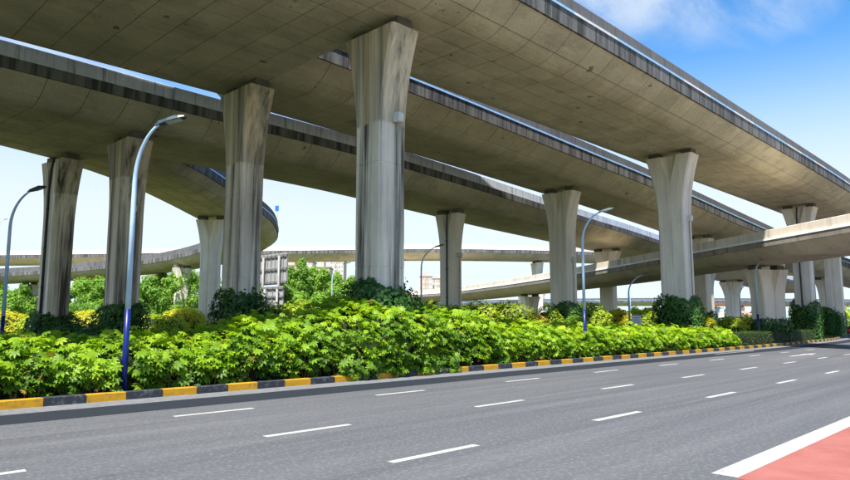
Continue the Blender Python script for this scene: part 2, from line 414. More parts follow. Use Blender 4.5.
def deck(name, label, ctrl, wing=2.2, rise=1.2, fas=0.8, par=0.8, strip=None, panels=None, edge_hw=None, mats=('soffit', 'edge_beam', 'parapet'), group=None, step=2.44, ends=False):
    """ctrl rows: x, y, soffit height, half width. edge_hw: the rows give the right-hand parapet top instead."""
    S, N = spline(ctrl, step / 2)
    if edge_hw:
        S = S.copy(); S[:, :2] += N * edge_hw
        S[:, 2] -= rise + fas + par
        S = np.column_stack([S[:, :3], np.full(len(S), edge_hw)])
    org = (S[0, 0], S[0, 1], S[0, 2])
    root = empty(name, org)
    tag(root, label, 'viaduct', group)
    nst = len(profile(S[0, 3], wing, rise))
    S[:, 3] = S[:, 3]
    if S[:, 3].max() - S[:, 3].min() > 0.05:            # keep the number of strips constant along a widening deck
        nf = nst - 4
        def prof(hw):
            fl = hw - wing; e = np.linspace(-fl, fl, nf + 1); us = np.linspace(0, 1, 9)
            f = lambda u: rise * (1 - u) ** 1.75
            st = [[(-hw + wing*u, f(u)) for u in us[k:k+5]] for k in (0, 4)]
            st += [[(a, 0.0), (b, 0.0)] for a, b in zip(e[:-1], e[1:])]
            return st + [[(hw - wing*u, f(u)) for u in us[k:k+5][::-1]] for k in (4, 0)]
    else:
        h0 = S[0, 3]
        def prof(hw): return profile(h0, wing, rise)
    def girder(i):
        hw = S[i, 3]; out = []
        for k, st in enumerate(prof(hw)): out += st if k == 0 else st[1:]
        out = [(a * 0.995, u + 0.016) for a, u in out]
        return out + [(hw - 0.25, rise + fas - 0.2), (-hw + 0.25, rise + fas - 0.2)]
    sweep(S, N, girder, 'girder', mats[0] if panels is False else 'joint', root, org, smooth=False)
    if panels is not False:
        for i, dr in ((0, -1), (len(S)-1, 1)):
            tx, ty = N[i, 1]*dr, -N[i, 0]*dr; G = girder(i); V = []
            for off in (-0.12, 0.02):
                V += [(S[i, 0] + N[i, 0]*a + tx*off - org[0], S[i, 1] + N[i, 1]*a + ty*off - org[1], S[i, 2] + u - 0.004 - org[2]) for a, u in G]
            n_ = len(G)
            F = [tuple(range(n_)), tuple(range(n_, 2*n_))] + [(k, (k+1) % n_, n_+(k+1) % n_, n_+k) for k in range(n_)]
            link('end_plate', mesh('end_plate', V, F), mats[0], root)
    for sg in (1, -1):
        sweep(S, N, lambda i: [(sg*a, u) for a, u in ((-S[i, 3]-0.05, rise-0.05), (-S[i, 3]+0.34, rise-0.05), (-S[i, 3]+0.34, rise+fas-0.02), (-S[i, 3]+0.02, rise+fas), (-S[i, 3]-0.07, rise+fas-0.03))][::sg],
              'edge_beam', mats[1], root, org)
        sweep(S, N, lambda i: [(sg*a, u) for a, u in ((-S[i, 3]+0.0, rise+fas-0.04), (-S[i, 3]+0.26, rise+fas-0.04), (-S[i, 3]+0.22, rise+fas+par-0.02), (-S[i, 3]+0.19, rise+fas+par), (-S[i, 3]+0.03, rise+fas+par), (-S[i, 3]+0.01, rise+fas+par-0.03))][::sg],
              'parapet', mats[2], root, org)
    if strip:
        cols, hgt, seg = strip
        i0, k = 0, 0
        while i0 < len(S) - 1:
            i1 = min(len(S) - 1, i0 + seg)
            Sx, Nx = S[i0:i1+1], N[i0:i1+1]
            sweep(Sx, Nx, lambda i: [(-Sx[i, 3]-0.12, rise+fas-0.03), (-Sx[i, 3]-0.01, rise+fas-0.03), (-Sx[i, 3]-0.01, rise+fas+hgt), (-Sx[i, 3]-0.10, rise+fas+hgt)],
                  'conduit_cover', cols[k % len(cols)], root, org)
            i0 = i1; k += 1
    if panels is not False:
        lo, hi = panels if panels else (0, 1e9)
        g, dp = 0.018, 0.07
        j = 0
        while j + 2 < len(S) + 0:
            i1 = min(len(S) - 1, j + 2)
            mid = S[(j + i1) // 2]
            if lo <= mid[0] <= hi:
                for k in range(nst):
                    V = []; m = None
                    for ii in (j, j + 1, i1):
                        st = prof(S[ii, 3])[k]
                        al = g if ii == j else (-g if ii == i1 else 0.0)
                        tx, ty = N[ii, 1], -N[ii, 0]
                        pts = [list(q) for q in st]
                        pts[0][0] += g*1.35; pts[-1][0] -= g*1.35
                        m = len(pts)
                        for up in (0.0, dp):
                            for a, u in pts:
                                V.append((S[ii, 0] + N[ii, 0]*a + tx*al - org[0], S[ii, 1] + N[ii, 1]*a + ty*al - org[1], S[ii, 2] + u + up - org[2]))
                    q = 2 * m; F = []
                    for r in range(2):
                        for c2 in range(m - 1):
                            F.append((r*q+c2, r*q+c2+1, (r+1)*q+c2+1, (r+1)*q+c2))
                        F.append((r*q, (r+1)*q, (r+1)*q+m, r*q+m)); F.append((r*q+m-1, r*q+q-1, (r+1)*q+q-1, (r+1)*q+m-1))
                    for c2 in range(m - 1):
                        F.append((c2, m+c2, m+c2+1, c2+1)); F.append((2*q+c2, 2*q+c2+1, 2*q+m+c2+1, 2*q+m+c2))
                    link('soffit_panel', mesh('soffit_panel', V, F), mats[0], root)
            else:
                Sx, Nx = S[j:i1+1], N[j:i1+1]
            j += 2
        # plain skin where single panels can no longer be told apart
        idx = [i for i in range(0, len(S)) if not (lo <= S[i, 0] <= hi)]
        runs, cur = [], []
        for i in idx:
            if cur and i != cur[-1] + 1: runs.append(cur); cur = []
            cur.append(i)
        if cur: runs.append(cur)
        for run in runs:
            run = ([run[0]-1] if run[0] > 0 else []) + run + ([run[-1]+1] if run[-1] < len(S)-1 else [])
            if len(run) < 2: continue
            Sx, Nx = S[run], N[run]
            def skin(i):
                o = []
                for k, st in enumerate(prof(Sx[i, 3])): o += st if k == 0 else st[1:]
                lowp = [(a*0.999, u + 0.001) for a, u in o]
                return lowp + [(a*0.97, u + 0.08) for a, u in lowp[::-1]]
            sweep(Sx, Nx, skin, 'soffit_skin', mats[0], root, org)
    return root, S, N

# ------------------------------------------------------------------ ground, road, kerb
def sheet(name, pts, z, mat, label=None, parent=None, kind='structure', thick=0.0):
    n = len(pts); V = [(x, y, z) for x, y in pts]; F = [tuple(range(n))]
    if thick:
        V += [(x, y, z - thick) for x, y in pts]
        F += [(i, (i+1) % n + 0 if False else n + i, n + (i+1) % n, (i+1) % n) for i in range(n)]
    o = link(name, mesh(name, V, F), mat, parent)
    if parent is None: tag(o, label, None, None, kind)
    return o
sheet('ground', [(-900, -900), (3500, -900), (3500, 3500), (-900, 3500)], -0.03, 'grass_ground', 'flat green ground reaching to the horizon')
KERB = spline([(-60, 18.5), (-20, 18.5), (10, 18.5), (40, 18.5), (58, 18.55), (73, 19.2), (84, 19.9), (94, 21.3), (101, 24.5), (105, 30), (107, 38), (108, 60), (108, 90)], 0.5)[0]
road_pts = [(-120, -14), (420, -14), (420, 90), (108.4, 90)] + [tuple(p) for p in KERB[::-6][:, :2]] + [(-120, 18.5)]
road = sheet('road', road_pts, 0.0, 'asphalt', 'grey four lane asphalt road running past the planted verge')
bed_pts = [tuple(p) for p in KERB[::4][:, :2]] + [(108, 160), (-60, 160)]
bed = sheet('planting_bed', bed_pts, 0.16, 'soil', 'raised planted verge of soil and ground cover under the viaducts')
# darker asphalt strip, gutter slabs, kerb blocks
m = MB()
e = [k for k in KERB if k[0] < 100][::4]
def offset_line(line, off):
    P = np.array([(k[0], k[1]) for k in line]); T = np.gradient(P, axis=0); T /= np.linalg.norm(T, axis=1)[:, None]
    return P + off * np.stack([T[:, 1], -T[:, 0]], 1)
def band(line, o0, o1, z):
    A, B = offset_line(line, o0), offset_line(line, o1); n = len(A)
    V = [(x, y, z) for x, y in A] + [(x, y, z) for x, y in B]
    return V, [(i, n+i, n+i+1, i+1) for i in range(n-1)]
V, F = band(e, 1.12, 2.62, 0.004)
link('dark_strip', mesh('dark_strip', V, F), 'asphalt_dark', road)
V, F = band(e, 0.0, 1.12, 0.005)
gut = link('gutter', mesh('gutter', V, F), 'slab_joint'); tag(gut, 'pale slab gutter along the foot of the painted kerb', None, None, 'structure')
sl = MB().box(-0.335, 0.335, -0.265, 0.265, 0, 0.016, 0.006)
slm = mesh('slab', sl.V, sl.F); slm.materials.append(MATS['gutter_slab'])
KL = np.concatenate([[0], np.cumsum(np.linalg.norm(np.diff(KERB[:, :2], axis=0), axis=1))])
def kerb_at(s):
    x, y = np.interp(s, KL, KERB[:, 0]), np.interp(s, KL, KERB[:, 1])
    x2, y2 = np.interp(s + 0.2, KL, KERB[:, 0]), np.interp(s + 0.2, KL, KERB[:, 1])
    return x, y, math.atan2(y2 - y, x2 - x)
for k in range(146):
    s0 = 61.5 + k * 0.69
    for r_ in (0, 1):
        x, y, a = kerb_at(s0 + 0.34 * r_)
        off = 0.29 + r_ * 0.55
        link('slab', slm, None, gut, (x + off*math.sin(a), y - off*math.cos(a), 0.004 + 0.003*random.random()), a + random.uniform(-0.006, 0.006))
kerb = empty('kerb', (0, 18.6, 0)); tag(kerb, 'kerb of alternating yellow and black painted blocks along the planted verge', None, None, 'structure')
BL = 1.0
kb = MB().box(-BL/2+0.006, BL/2-0.006, -0.10, 0.14, -0.02, 0.235, 0.018)
kms = {}
for c in ('kerb_yellow', 'kerb_black'):
    kms[c] = mesh('kerb_block', kb.V, kb.F); kms[c].materials.append(MATS[c])
for k in range(118):
    s0 = 60.85 + k * BL
    x, y, a = kerb_at(s0)
    link('kerb_block', kms['kerb_yellow' if k % 2 == 0 else 'kerb_black'], None, kerb, (x - 0.0, y - 18.6, random.uniform(-0.008, 0.004)), a + random.uniform(-0.01, 0.01))
EDGE = 3.50
# lane markings: three dashed lines, 2 m on and 4 m off
def mark(x0, x1, y0, y1, name='lane_dash', z=0.004):
    j = lambda: random.uniform(-0.012, 0.012)
    V = [(x0+j(), y0+j(), z), (x1+j(), y0+j(), z), (x1+j(), y1+j(), z), (x0+j(), y1+j(), z)]
    return link(name, mesh(name, V, [(0, 1, 2, 3)]), 'paint_white', road)
for d in (14.58, 10.88, 7.58):
    for k in range(-3, 17):
        x = 6.93 + 6 * k + random.uniform(-0.08, 0.08)
        mark(x, x + 2.0, d - 0.085, d + 0.085)
mark(9.6, 120, EDGE, 3.86, 'edge_line', 0.005)
mark(44, 51, 16.9, 17.05, 'lane_dash', 0.008)
V = [(44.5, 12.6, 0.004), (47.6, 12.6, 0.004), (47.6, 12.35, 0.004), (50, 12.72, 0.004), (47.6, 13.1, 0.004), (47.6, 12.85, 0.004), (44.5, 12.85, 0.004)]
link('lane_arrow', mesh('lane_arrow', V, [tuple(range(7))]), 'paint_white', road)
sheet('red_lane', [(9.55, EDGE), (8.4, -6), (120, -6), (120, EDGE)], 0.004, 'red_surface', 'red coated lane behind a broad white edge line')

# ------------------------------------------------------------------ viaduct decks
ALT = (('strip_white', 'strip_blue', 'strip_white', 'strip_blue', 'strip_blue'), 0.12, 4)
BLUE = (('strip_blue',), 0.11, 30)
WHT = (('strip_grey',), 0.12, 60)
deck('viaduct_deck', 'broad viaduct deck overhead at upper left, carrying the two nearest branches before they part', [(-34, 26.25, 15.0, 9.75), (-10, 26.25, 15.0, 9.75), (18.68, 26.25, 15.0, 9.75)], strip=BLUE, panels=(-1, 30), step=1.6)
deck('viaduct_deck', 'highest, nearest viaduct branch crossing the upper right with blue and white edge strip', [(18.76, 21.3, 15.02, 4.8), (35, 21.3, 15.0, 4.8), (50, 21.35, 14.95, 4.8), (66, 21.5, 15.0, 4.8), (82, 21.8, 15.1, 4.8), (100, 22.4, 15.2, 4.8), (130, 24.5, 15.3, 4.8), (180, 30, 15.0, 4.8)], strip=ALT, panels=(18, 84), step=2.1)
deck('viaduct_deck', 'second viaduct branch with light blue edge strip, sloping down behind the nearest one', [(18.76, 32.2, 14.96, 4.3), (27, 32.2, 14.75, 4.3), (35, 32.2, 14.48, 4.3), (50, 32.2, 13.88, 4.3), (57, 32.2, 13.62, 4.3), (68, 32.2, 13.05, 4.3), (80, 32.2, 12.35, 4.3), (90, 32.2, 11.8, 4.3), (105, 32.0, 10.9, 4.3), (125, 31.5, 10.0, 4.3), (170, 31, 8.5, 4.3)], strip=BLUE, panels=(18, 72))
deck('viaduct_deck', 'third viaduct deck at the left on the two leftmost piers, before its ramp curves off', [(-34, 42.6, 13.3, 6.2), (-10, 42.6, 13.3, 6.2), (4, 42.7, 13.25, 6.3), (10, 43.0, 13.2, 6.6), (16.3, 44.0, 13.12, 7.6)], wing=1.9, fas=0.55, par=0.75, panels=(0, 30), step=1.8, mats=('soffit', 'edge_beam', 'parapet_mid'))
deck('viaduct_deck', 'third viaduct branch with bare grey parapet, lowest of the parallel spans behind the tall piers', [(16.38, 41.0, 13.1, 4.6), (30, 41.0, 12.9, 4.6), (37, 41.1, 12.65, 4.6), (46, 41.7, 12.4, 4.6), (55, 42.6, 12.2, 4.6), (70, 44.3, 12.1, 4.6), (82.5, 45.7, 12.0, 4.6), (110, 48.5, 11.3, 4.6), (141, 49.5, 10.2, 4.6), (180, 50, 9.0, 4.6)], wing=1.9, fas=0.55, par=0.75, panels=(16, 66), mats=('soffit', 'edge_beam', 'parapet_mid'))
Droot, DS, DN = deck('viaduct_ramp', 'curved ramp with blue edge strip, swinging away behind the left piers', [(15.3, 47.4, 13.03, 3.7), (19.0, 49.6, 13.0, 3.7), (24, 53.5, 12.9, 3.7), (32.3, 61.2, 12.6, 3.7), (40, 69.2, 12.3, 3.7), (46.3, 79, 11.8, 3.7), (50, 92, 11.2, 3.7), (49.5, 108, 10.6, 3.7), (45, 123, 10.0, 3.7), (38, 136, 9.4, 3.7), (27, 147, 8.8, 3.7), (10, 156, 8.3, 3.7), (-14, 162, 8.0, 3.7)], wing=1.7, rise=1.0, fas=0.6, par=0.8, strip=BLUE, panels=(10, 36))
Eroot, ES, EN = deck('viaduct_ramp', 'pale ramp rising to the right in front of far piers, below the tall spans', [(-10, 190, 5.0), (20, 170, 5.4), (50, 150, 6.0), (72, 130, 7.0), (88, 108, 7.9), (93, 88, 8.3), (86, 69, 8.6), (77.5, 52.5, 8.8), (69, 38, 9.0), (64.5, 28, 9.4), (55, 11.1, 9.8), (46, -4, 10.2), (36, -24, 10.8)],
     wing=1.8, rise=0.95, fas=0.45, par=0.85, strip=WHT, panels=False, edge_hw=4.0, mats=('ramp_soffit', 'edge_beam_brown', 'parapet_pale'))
Froot, FS, FN = deck('viaduct_deck', 'level viaduct crossing the background behind all the tall piers', [(0, 225, 18), (20, 199, 18), (40, 174, 18), (59, 149, 18), (82, 117, 18), (105, 90, 18), (140, 69, 18), (190, 55, 18), (240, 50, 18)], wing=2.0, rise=1.2, fas=0.7, par=0.9, strip=WHT, panels=False, edge_hw=4.5, mats=('soffit', 'edge_beam', 'parapet_pale'))
Groot, GS, GN = deck('viaduct_deck', 'far low viaduct just above the shrubs at the right horizon', [(185, 230, 10.3), (201, 167, 10.3), (213, 122, 10.3), (238, 94, 10.3), (280, 66, 10.3), (330, 40, 10.3), (420, 0, 10.3)], wing=2.0, rise=1.2, fas=0.7, par=0.8, strip=BLUE, panels=False, edge_hw=5.0, mats=('soffit', 'edge_beam', 'parapet'))

# ------------------------------------------------------------------ piers
def pier_mesh(H, ld, ls, flare=1.9, fh=4.6, notch=True):
    """x along the deck, y across. Flares across towards the top, with a V recess in both broad faces."""
    zs = [0.0, 1.0]
    z = 4.2
    while z < H - fh - 0.3:
        zs += [z - 0.025, z - 0.02, z + 0.02, z + 0.025]; z += 4.4
    zs += list(np.linspace(max(1.2, H - fh), H, 12))
    zs = sorted(set(zs)); V = []
    for z in zs:
        u = max(0.0, (z - (H - fh)) / fh)
        a = ld/2 * (1 + (flare - 1) * u ** 1.9); b = ls/2 * (1 + 0.06 * u ** 2)
        ins = 0.018 if any(abs(z - (4.2 + 4.4*k)) < 0.022 for k in range(5)) and u == 0 else 0.0
        a -= ins; b -= ins
        ch = 0.10
        nu = max(0.0, (z - (H - 2.1)) / 2.1) if notch else 0.0
        nw = 0.05 + 0.62 * nu; nd = 0.05 + 0.30 * min(1, nu * 2.0)
        ring = [(-b, -a+ch), (-b, -nw), (-b+nd, -nw*0.45), (-b+nd, nw*0.45), (-b, nw), (-b, a-ch), (-b+ch, a), (b-ch, a), (b, a-ch), (b, nw), (b-nd, nw*0.45), (b-nd, -nw*0.45), (b, -nw), (b, -a+ch), (b-ch, -a), (-b+ch, -a)]
        V += [(x, y, z) for x, y in ring]
    n = 16; F = [(i*n+j, i*n+(j+1) % n, (i+1)*n+(j+1) % n, (i+1)*n+j)[::-1] for i in range(len(zs)-1) for j in range(n)]
    F += [tuple(range((len(zs)-1)*n, len(zs)*n))[::-1]]
    return mesh('stem', V, F)
Z0 = 0.14
def pier(label, x, y, ztop, ld=1.75, ls=1.5, rot=0.0, flare=1.9, fh=4.6, mat='pier', pipe=None, box=None, gap=0.42, notch=True, group='piers of the viaducts', zb=None):
    zb = Z0 if zb is None else zb
    H = ztop - gap - zb
    r = empty('bridge_pier', (x, y, zb), rot); tag(r, label, 'pier', group)
    link('stem', pier_mesh(H, ld, ls, flare, fh, notch), mat, r)
    for sg in (-1, 1):
        yy = sg * (ld/2 * flare - 0.52)
        MB().box(-0.42, 0.42, yy-0.40, yy+0.40, H-0.01, H+gap+0.02, 0.02).build('bearing_block', 'bearing', r)
    if pipe is not None:
        py, px = pipe
        o = MB().tube([(-ls/2-0.07, py, 0.1), (-ls/2-0.07, py, H*0.5), (-ls/2-0.07, py, H-2.2), (-ls/2+0.0, py*0.9, H-0.6), (-ls/2+0.12, py*0.5, H+0.1)], 0.075, 8).build('drainpipe', px, r, True)
        b = MB()
        for zz in np.arange(1.5, H-2.4, 2.6): b.box(-ls/2-0.16, -ls/2+0.02, py-0.10, py+0.10, zz, zz+0.06)
        b.build('pipe_clamp', 'dark_pipe', o)
    if box is not None:
        bx_, by_, bz_ = box
        MB().box(bx_-0.16, bx_+0.16, by_-0.16, by_+0.16, bz_-0.2, bz_+0.22, 0.03).build('junction_box', 'white_box', r)
        if by_ < -ld/2: MB().tube([(bx_, by_+0.05, bz_-0.2), (bx_, by_+0.06, bz_/2), (bx_, by_+0.06, 0.2)], 0.035, 6).build('cable_conduit', 'metal_grey', r)
    return r
# nearest branch
pier('tallest and widest pier, stained dark, standing in the hedge mound mid left', 18.75, 21.1, 15.0, 1.62, 1.5, 0, 2.0, 4.8, notch=False, box=(0.1, -1.02, 10.6), pipe=None)
pier('tall clean pier with V notch, rising from a block of ivy right of centre', 48.8, 21.35, 14.98, 2.0, 1.45, 0, 1.8, 4.8, 'pier_clean', box=(0.1, -1.12, 9.6))
pier('pier with dark drainpipe behind the right street lamp, top showing above the pale ramp', 82.2, 21.6, 15.1, 1.8, 1.6, 0, 1.9, 4.6, 'pier_clean', pipe=(0.1, 'dark_pipe'), box=(0.0, -1.1, 10.5))
pier('sunlit cream pier at far right beyond the ivy', 104, 23.7, 15.2, 2.0, 1.6, R(8), 1.9, 4.6, 'pier_clean')
pier('distant pier of the nearest branch at the right edge of the picture', 130, 24.5, 15.3, 2.0, 1.6, R(8), 1.9, 4.6, 'pier_clean')
# second branch
pier('dark stained pier with ivy foot, second of the big ones from the left lamp', 18.4, 31.8, 15.0, 1.65, 1.45, 0, 2.0, 4.8, notch=False)
pier('plain pier with small V notch and ivy foot, right of picture centre', 50.2, 32.2, 13.87, 1.9, 1.5, 0, 1.7, 4.2, 'pier_clean', box=(0.0, -1.1, 7.3))
pier('pier half hidden behind the tall clean pier right of centre', 80, 32.2, 12.35, 1.9, 1.5, 0, 1.7, 4.2, 'pier_clean')
pier('pier of the second branch far behind the pale ramp at right', 106, 32.0, 10.85, 1.9, 1.5, 0, 1.7, 4.2, 'pier_clean')
pier('last visible pier of the second branch at the right edge', 132, 31.4, 9.75, 1.9, 1.5, 0, 1.7, 3.8, 'pier_clean')
# third branch
pier('stained pier right behind the near street lamp at left', 15.4, 40.0, 13.13, 1.7, 1.45, 0, 1.9, 4.4, notch=False, box=(0.0, -1.02, 8.5))
pier('leftmost pier, its dark centre groove running full height', 14.2, 48.2, 13.15, 1.6, 1.4, R(6), 2.0, 4.4, pipe=(0.0, 'dark_pipe'))
pier('slim pier with a dark pipe down its middle, left of picture centre', 45.5, 41.3, 12.42, 1.65, 1.3, R(5), 1.65, 4.0, 'pier_clean', pipe=(-0.1, 'dark_pipe'), box=(0.0, -1.08, 8.0))
pier('far pier behind the right lamp, crossed by the pale ramp', 82.3, 45.7, 12.0, 1.9, 1.5, R(7), 1.9, 3.8, 'pier_clean')
pier('far flared pier under the green lit soffit at right', 138, 49.4, 10.3, 2.2, 1.8, 0, 2.0, 4.0, 'pier_clean')
pier('slender far pier under the third branch behind the right ivy', 118, 46.5, 11.1, 1.9, 1.6, 0, 1.7, 3.6, 'pier_clean')
# curved ramp
pier('pier of the curved ramp, peeping out left of the dark stained pier', 32.2, 61.6, 12.58, 1.7, 1.4, R(45), 1.7, 3.8, 'pier_clean')
pier('thin pier under the far bend of the curved ramp', 48.0, 101, 10.9, 1.7, 1.4, R(88), 1.6, 3.4, 'pier_clean')
pier('short twin-faced pier of the curved ramp at far left', 36.5, 138, 9.3, 2.2, 1.5, R(130), 1.5, 3.2, 'pier_clean')
pier('distant pier of the curved ramp by the left edge', 4, 158, 8.2, 2.2, 1.5, R(165), 1.5, 3.2, 'pier_clean')
# pale ramp: nearest station to a given y
def on(S, N, y):
    i = int(np.argmin(np.abs(S[:, 1] - y) + (0 if True else 0))); a = math.atan2(-N[i, 0], N[i, 1])
    return S[i, 0], S[i, 1], S[i, 2], a
x, y, z, a = on(ES, EN, 21.6)
x, y = x + 1.3, y - 0.5
pier('broad flared pier carrying the pale ramp beside the right street lamp', x, y, z, 2.5, 1.7, a, 1.45, 3.0, 'pier_clean')
for yy, lb in ((62, 'pier of the pale ramp behind the right of centre pier'), (93, 'far pier of the pale ramp left of centre'), (128, 'farthest pier of the pale ramp among the trees')):
    x, y, z, a = on(ES, EN, yy)
    pier(lb, x, y, z, 2.0, 1.5, a, 1.5, 2.6, 'pier_clean')
for yy, lb in ((84, 'pier of the level background viaduct, just right of centre'), (103.5, 'pier of the level background viaduct, seen left of the slim pier'), (150, 'pier of the level background viaduct behind the left trees'), (190, 'pier of the level background viaduct at far left')):
    x, y, z, a = on(FS, FN, yy)
    pier(lb, x, y, z, 2.2, 1.6, a, 1.6, 3.6, 'pier_clean')
for k, yy in enumerate((52, 74, 88, 104, 130, 160)):
    x, y, z, a = on(GS, GN, yy)
    pier(['low far pier under the horizon viaduct, %s from the right' % w for w in ('first', 'second', 'third', 'fourth', 'fifth', 'sixth')][k], x, y, z, 2.4, 1.8, a, 1.3, 2.0, 'pier_clean', zb=-0.05)

CT, ST = math.cos(YAW), math.sin(YAW)
def px(u, depth):
    """ground position on the ray of picture column u at a given depth in front of the camera"""
    a = (u - 425) / 664
    return depth*(CT + a*ST), depth*(ST - a*CT)

# ------------------------------------------------------------------ street lamps
def lamp(label, x, y, H=8.4, arm=1.0, rz=0.0, blue=2.6, r=0.105, dark=False, zb=0.14, double=False):
    """arm reaches along local +x"""
    o = empty('street_lamp', (x, y, zb), rz); tag(o, label, 'street lamp', 'street lamps')
    MB().box(-0.19, 0.19, -0.19, 0.19, 0, 0.03, 0.004).build('base_plate', 'pole_blue', o)
    MB().tube([(0, 0, 0.02), (0, 0, blue*0.5), (0, 0, blue)], [r*1.0, r*0.98, r*0.96], 14).build('pole_foot', 'pole_blue', o, True)
    for sg in ((1, -1) if double else (1,)):
        pts = [(0, 0, blue-0.01), (0, 0, (blue+H)/2), (0, 0, H-1.9)]
        rr = [r*0.93, r*0.85, r*0.78]
        for t_ in np.linspace(0, 1, 12)[1:]:
            an = t_ * R(68)
            rad = arm / (1 - math.cos(R(68)))
            zz = H - 1.9 + math.sin(an) / math.sin(R(68)) * 1.65
            pts.append((sg * rad * (1 - math.cos(an)), 0, zz)); rr.append(r * (0.78 - 0.33*t_))
        MB().tube(pts, rr, 12).build('pole', 'pole_pale', o, True)
        ex, ez = pts[-1][0], pts[-1][2]
        h = MB(); V = []
        sx = [(-0.1, 0.05, 0.03), (0.05, 0.10, 0.06), (0.3, 0.17, 0.075), (0.62, 0.16, 0.06), (0.78, 0.10, 0.03)]
        for a_, w_, t2 in sx:
            zz = ez + 0.01 + a_ * 0.26
            V += [(ex + sg*a_, -w_, zz - t2*0.4), (ex + sg*a_, w_, zz - t2*0.4), (ex + sg*a_, w_*0.8, zz + t2), (ex + sg*a_, -w_*0.8, zz + t2)]
        F = [(i*4+j, i*4+(j+1) % 4, i*4+4+(j+1) % 4, i*4+4+j) for i in range(4) for j in range(4)] + [(0, 1, 2, 3), (19, 18, 17, 16)]
        hd = h.add(V, F).build('lamp_head', 'lamp_dark', o)
        V = []
        for a_, w_ in ((0.25, 0.12), (0.66, 0.11)):
            zz = ez + 0.01 + a_ * 0.26 - 0.036
            V += [(ex + sg*a_, -w_, zz), (ex + sg*a_, w_, zz)]
        V += [(vx, vy, vz - 0.012) for vx, vy, vz in V]
        MB().add(V, [(0, 1, 3, 2), (4, 6, 7, 5), (0, 4, 5, 1), (2, 3, 7, 6), (0, 2, 6, 4), (1, 5, 7, 3)]).build('lens', 'lamp_glass', hd)
        V = []
        for a_, w_, zo in ((0.0, 0.075, 0.055), (0.55, 0.14, 0.07)):
            zz = ez + 0.01 + a_*0.26 + zo
            V += [(ex + sg*a_, -w_, zz), (ex + sg*a_, w_, zz)]
        V += [(vx, vy, vz + 0.02) for vx, vy, vz in V]
        MB().add(V, [(0, 1, 3, 2), (4, 6, 7, 5), (0, 4, 5, 1), (2, 3, 7, 6), (0, 2, 6, 4), (1, 5, 7, 3)]).build('top_cover', 'lamp_teal', hd)
    return o
lamp('tall pale street lamp with deep blue foot at the kerb, nearest on the left', 7.45, 18.86, 7.8, 0.62, R(-50), 2.3, 0.082)
lamp('street lamp at the left picture edge behind the hedge', *px(6, 30.5), 8.2, 0.9, R(-55), 2.2, 0.09)
lamp('street lamp with blue foot at the hedge, right of picture centre', 32.0, 19.25, 8.2, 1.0, R(-50), 2.6, 0.09)
lamp('street lamp with blue foot in front of the broad ramp pier', 63.2, 20.5, 8.0, 1.2, R(-50), 2.6, 0.10)
lamp('more distant street lamp with blue foot, left of the broad ramp pier', 95, 33, 7.2, 1.0, R(-50), 2.4)
lamp('street lamp standing just left of the slim piped pier', 37.5, 37.2, 8.1, 1.1, R(-45), 2.4, 0.08)
lamp('thin street lamp in front of the tan towers', 43.5, 56.5, 8.3, 1.2, R(-40), 2.4, 0.08)
lamp('small lamp beside the foot of the slim piped pier', 92, 97, 6.5, 1.2, R(120), 1.8, 0.09)
lamp('small lamp between the round shrubs right of centre', 80, 60, 4.4, 0.7, R(100), 1.4, 0.08)
lamp('street lamp left of the tall clean pier, below the ramp', 54.5, 28.3, 6.3, 1.3, R(-50), 1.8, 0.09)
lamp('far double armed lamp behind the white notice board', 150, 85, 7.6, 1.9, R(-45), 2.2, 0.12, double=True)
lamp('slim far lamp beside the double armed one', 120, 62, 9.5, 1.5, R(-40), 2.2, 0.10)

# ------------------------------------------------------------------ foliage builders
def leaf_template(kind):
    if kind == 'palmate':
        V = [(0, 0, 0)]; F = []
        n = 8
        for k in range(n):
            a = R(-150) + R(300) * k / (n - 1)
            L = 0.50 * (1 - 0.22 * abs(k - (n-1)/2) / ((n-1)/2))
            b = len(V)
            for aa, rr, zz in ((a - 0.33, L*0.64, 0.012), (a, L*1.0, -0.09), (a + 0.33, L*0.64, 0.012)):
                V.append((math.cos(aa)*rr, math.sin(aa)*rr, zz))
            V.append((math.cos(a)*L*0.55, math.sin(a)*L*0.55, -0.02))
            F += [(0, b, b+3), (0, b+3, b+2), (b, b+1, b+3), (b+3, b+1, b+2)]
        return np.array(V), F
    if kind == 'ivy':
        V = np.array([(0, 0, 0), (0.32, -0.32, 0.0), (0.62, 0, -0.06), (0.32, 0.32, 0.0), (-0.18, -0.28, -0.03), (-0.18, 0.28, -0.03), (0.2, 0, 0.05)])
        return V, [(0, 4, 1), (0, 1, 6), (6, 1, 2), (6, 2, 3), (0, 6, 3), (0, 3, 5)]
    V = np.array([(-0.5, 0, 0), (-0.05, -0.26, 0.04), (0.5, 0, -0.04), (-0.05, 0.26, 0.04)])
    return V, [(0, 1, 2), (0, 2, 3)]
TPL = {k: leaf_template(k) for k in ('palmate', 'ivy', 'leaf')}

def frames(Nrm, spin):
    n = Nrm / (np.linalg.norm(Nrm, axis=1)[:, None] + 1e-9)
    ref = np.where(np.abs(n[:, 2:3]) > 0.9, np.array([[1.0, 0, 0]]), np.array([[0, 0, 1.0]]))
    a = np.cross(ref, n); a /= np.linalg.norm(a, axis=1)[:, None]
    b = np.cross(n, a)
    c, s = np.cos(spin)[:, None], np.sin(spin)[:, None]
    return a*c + b*s, -a*s + b*c, n

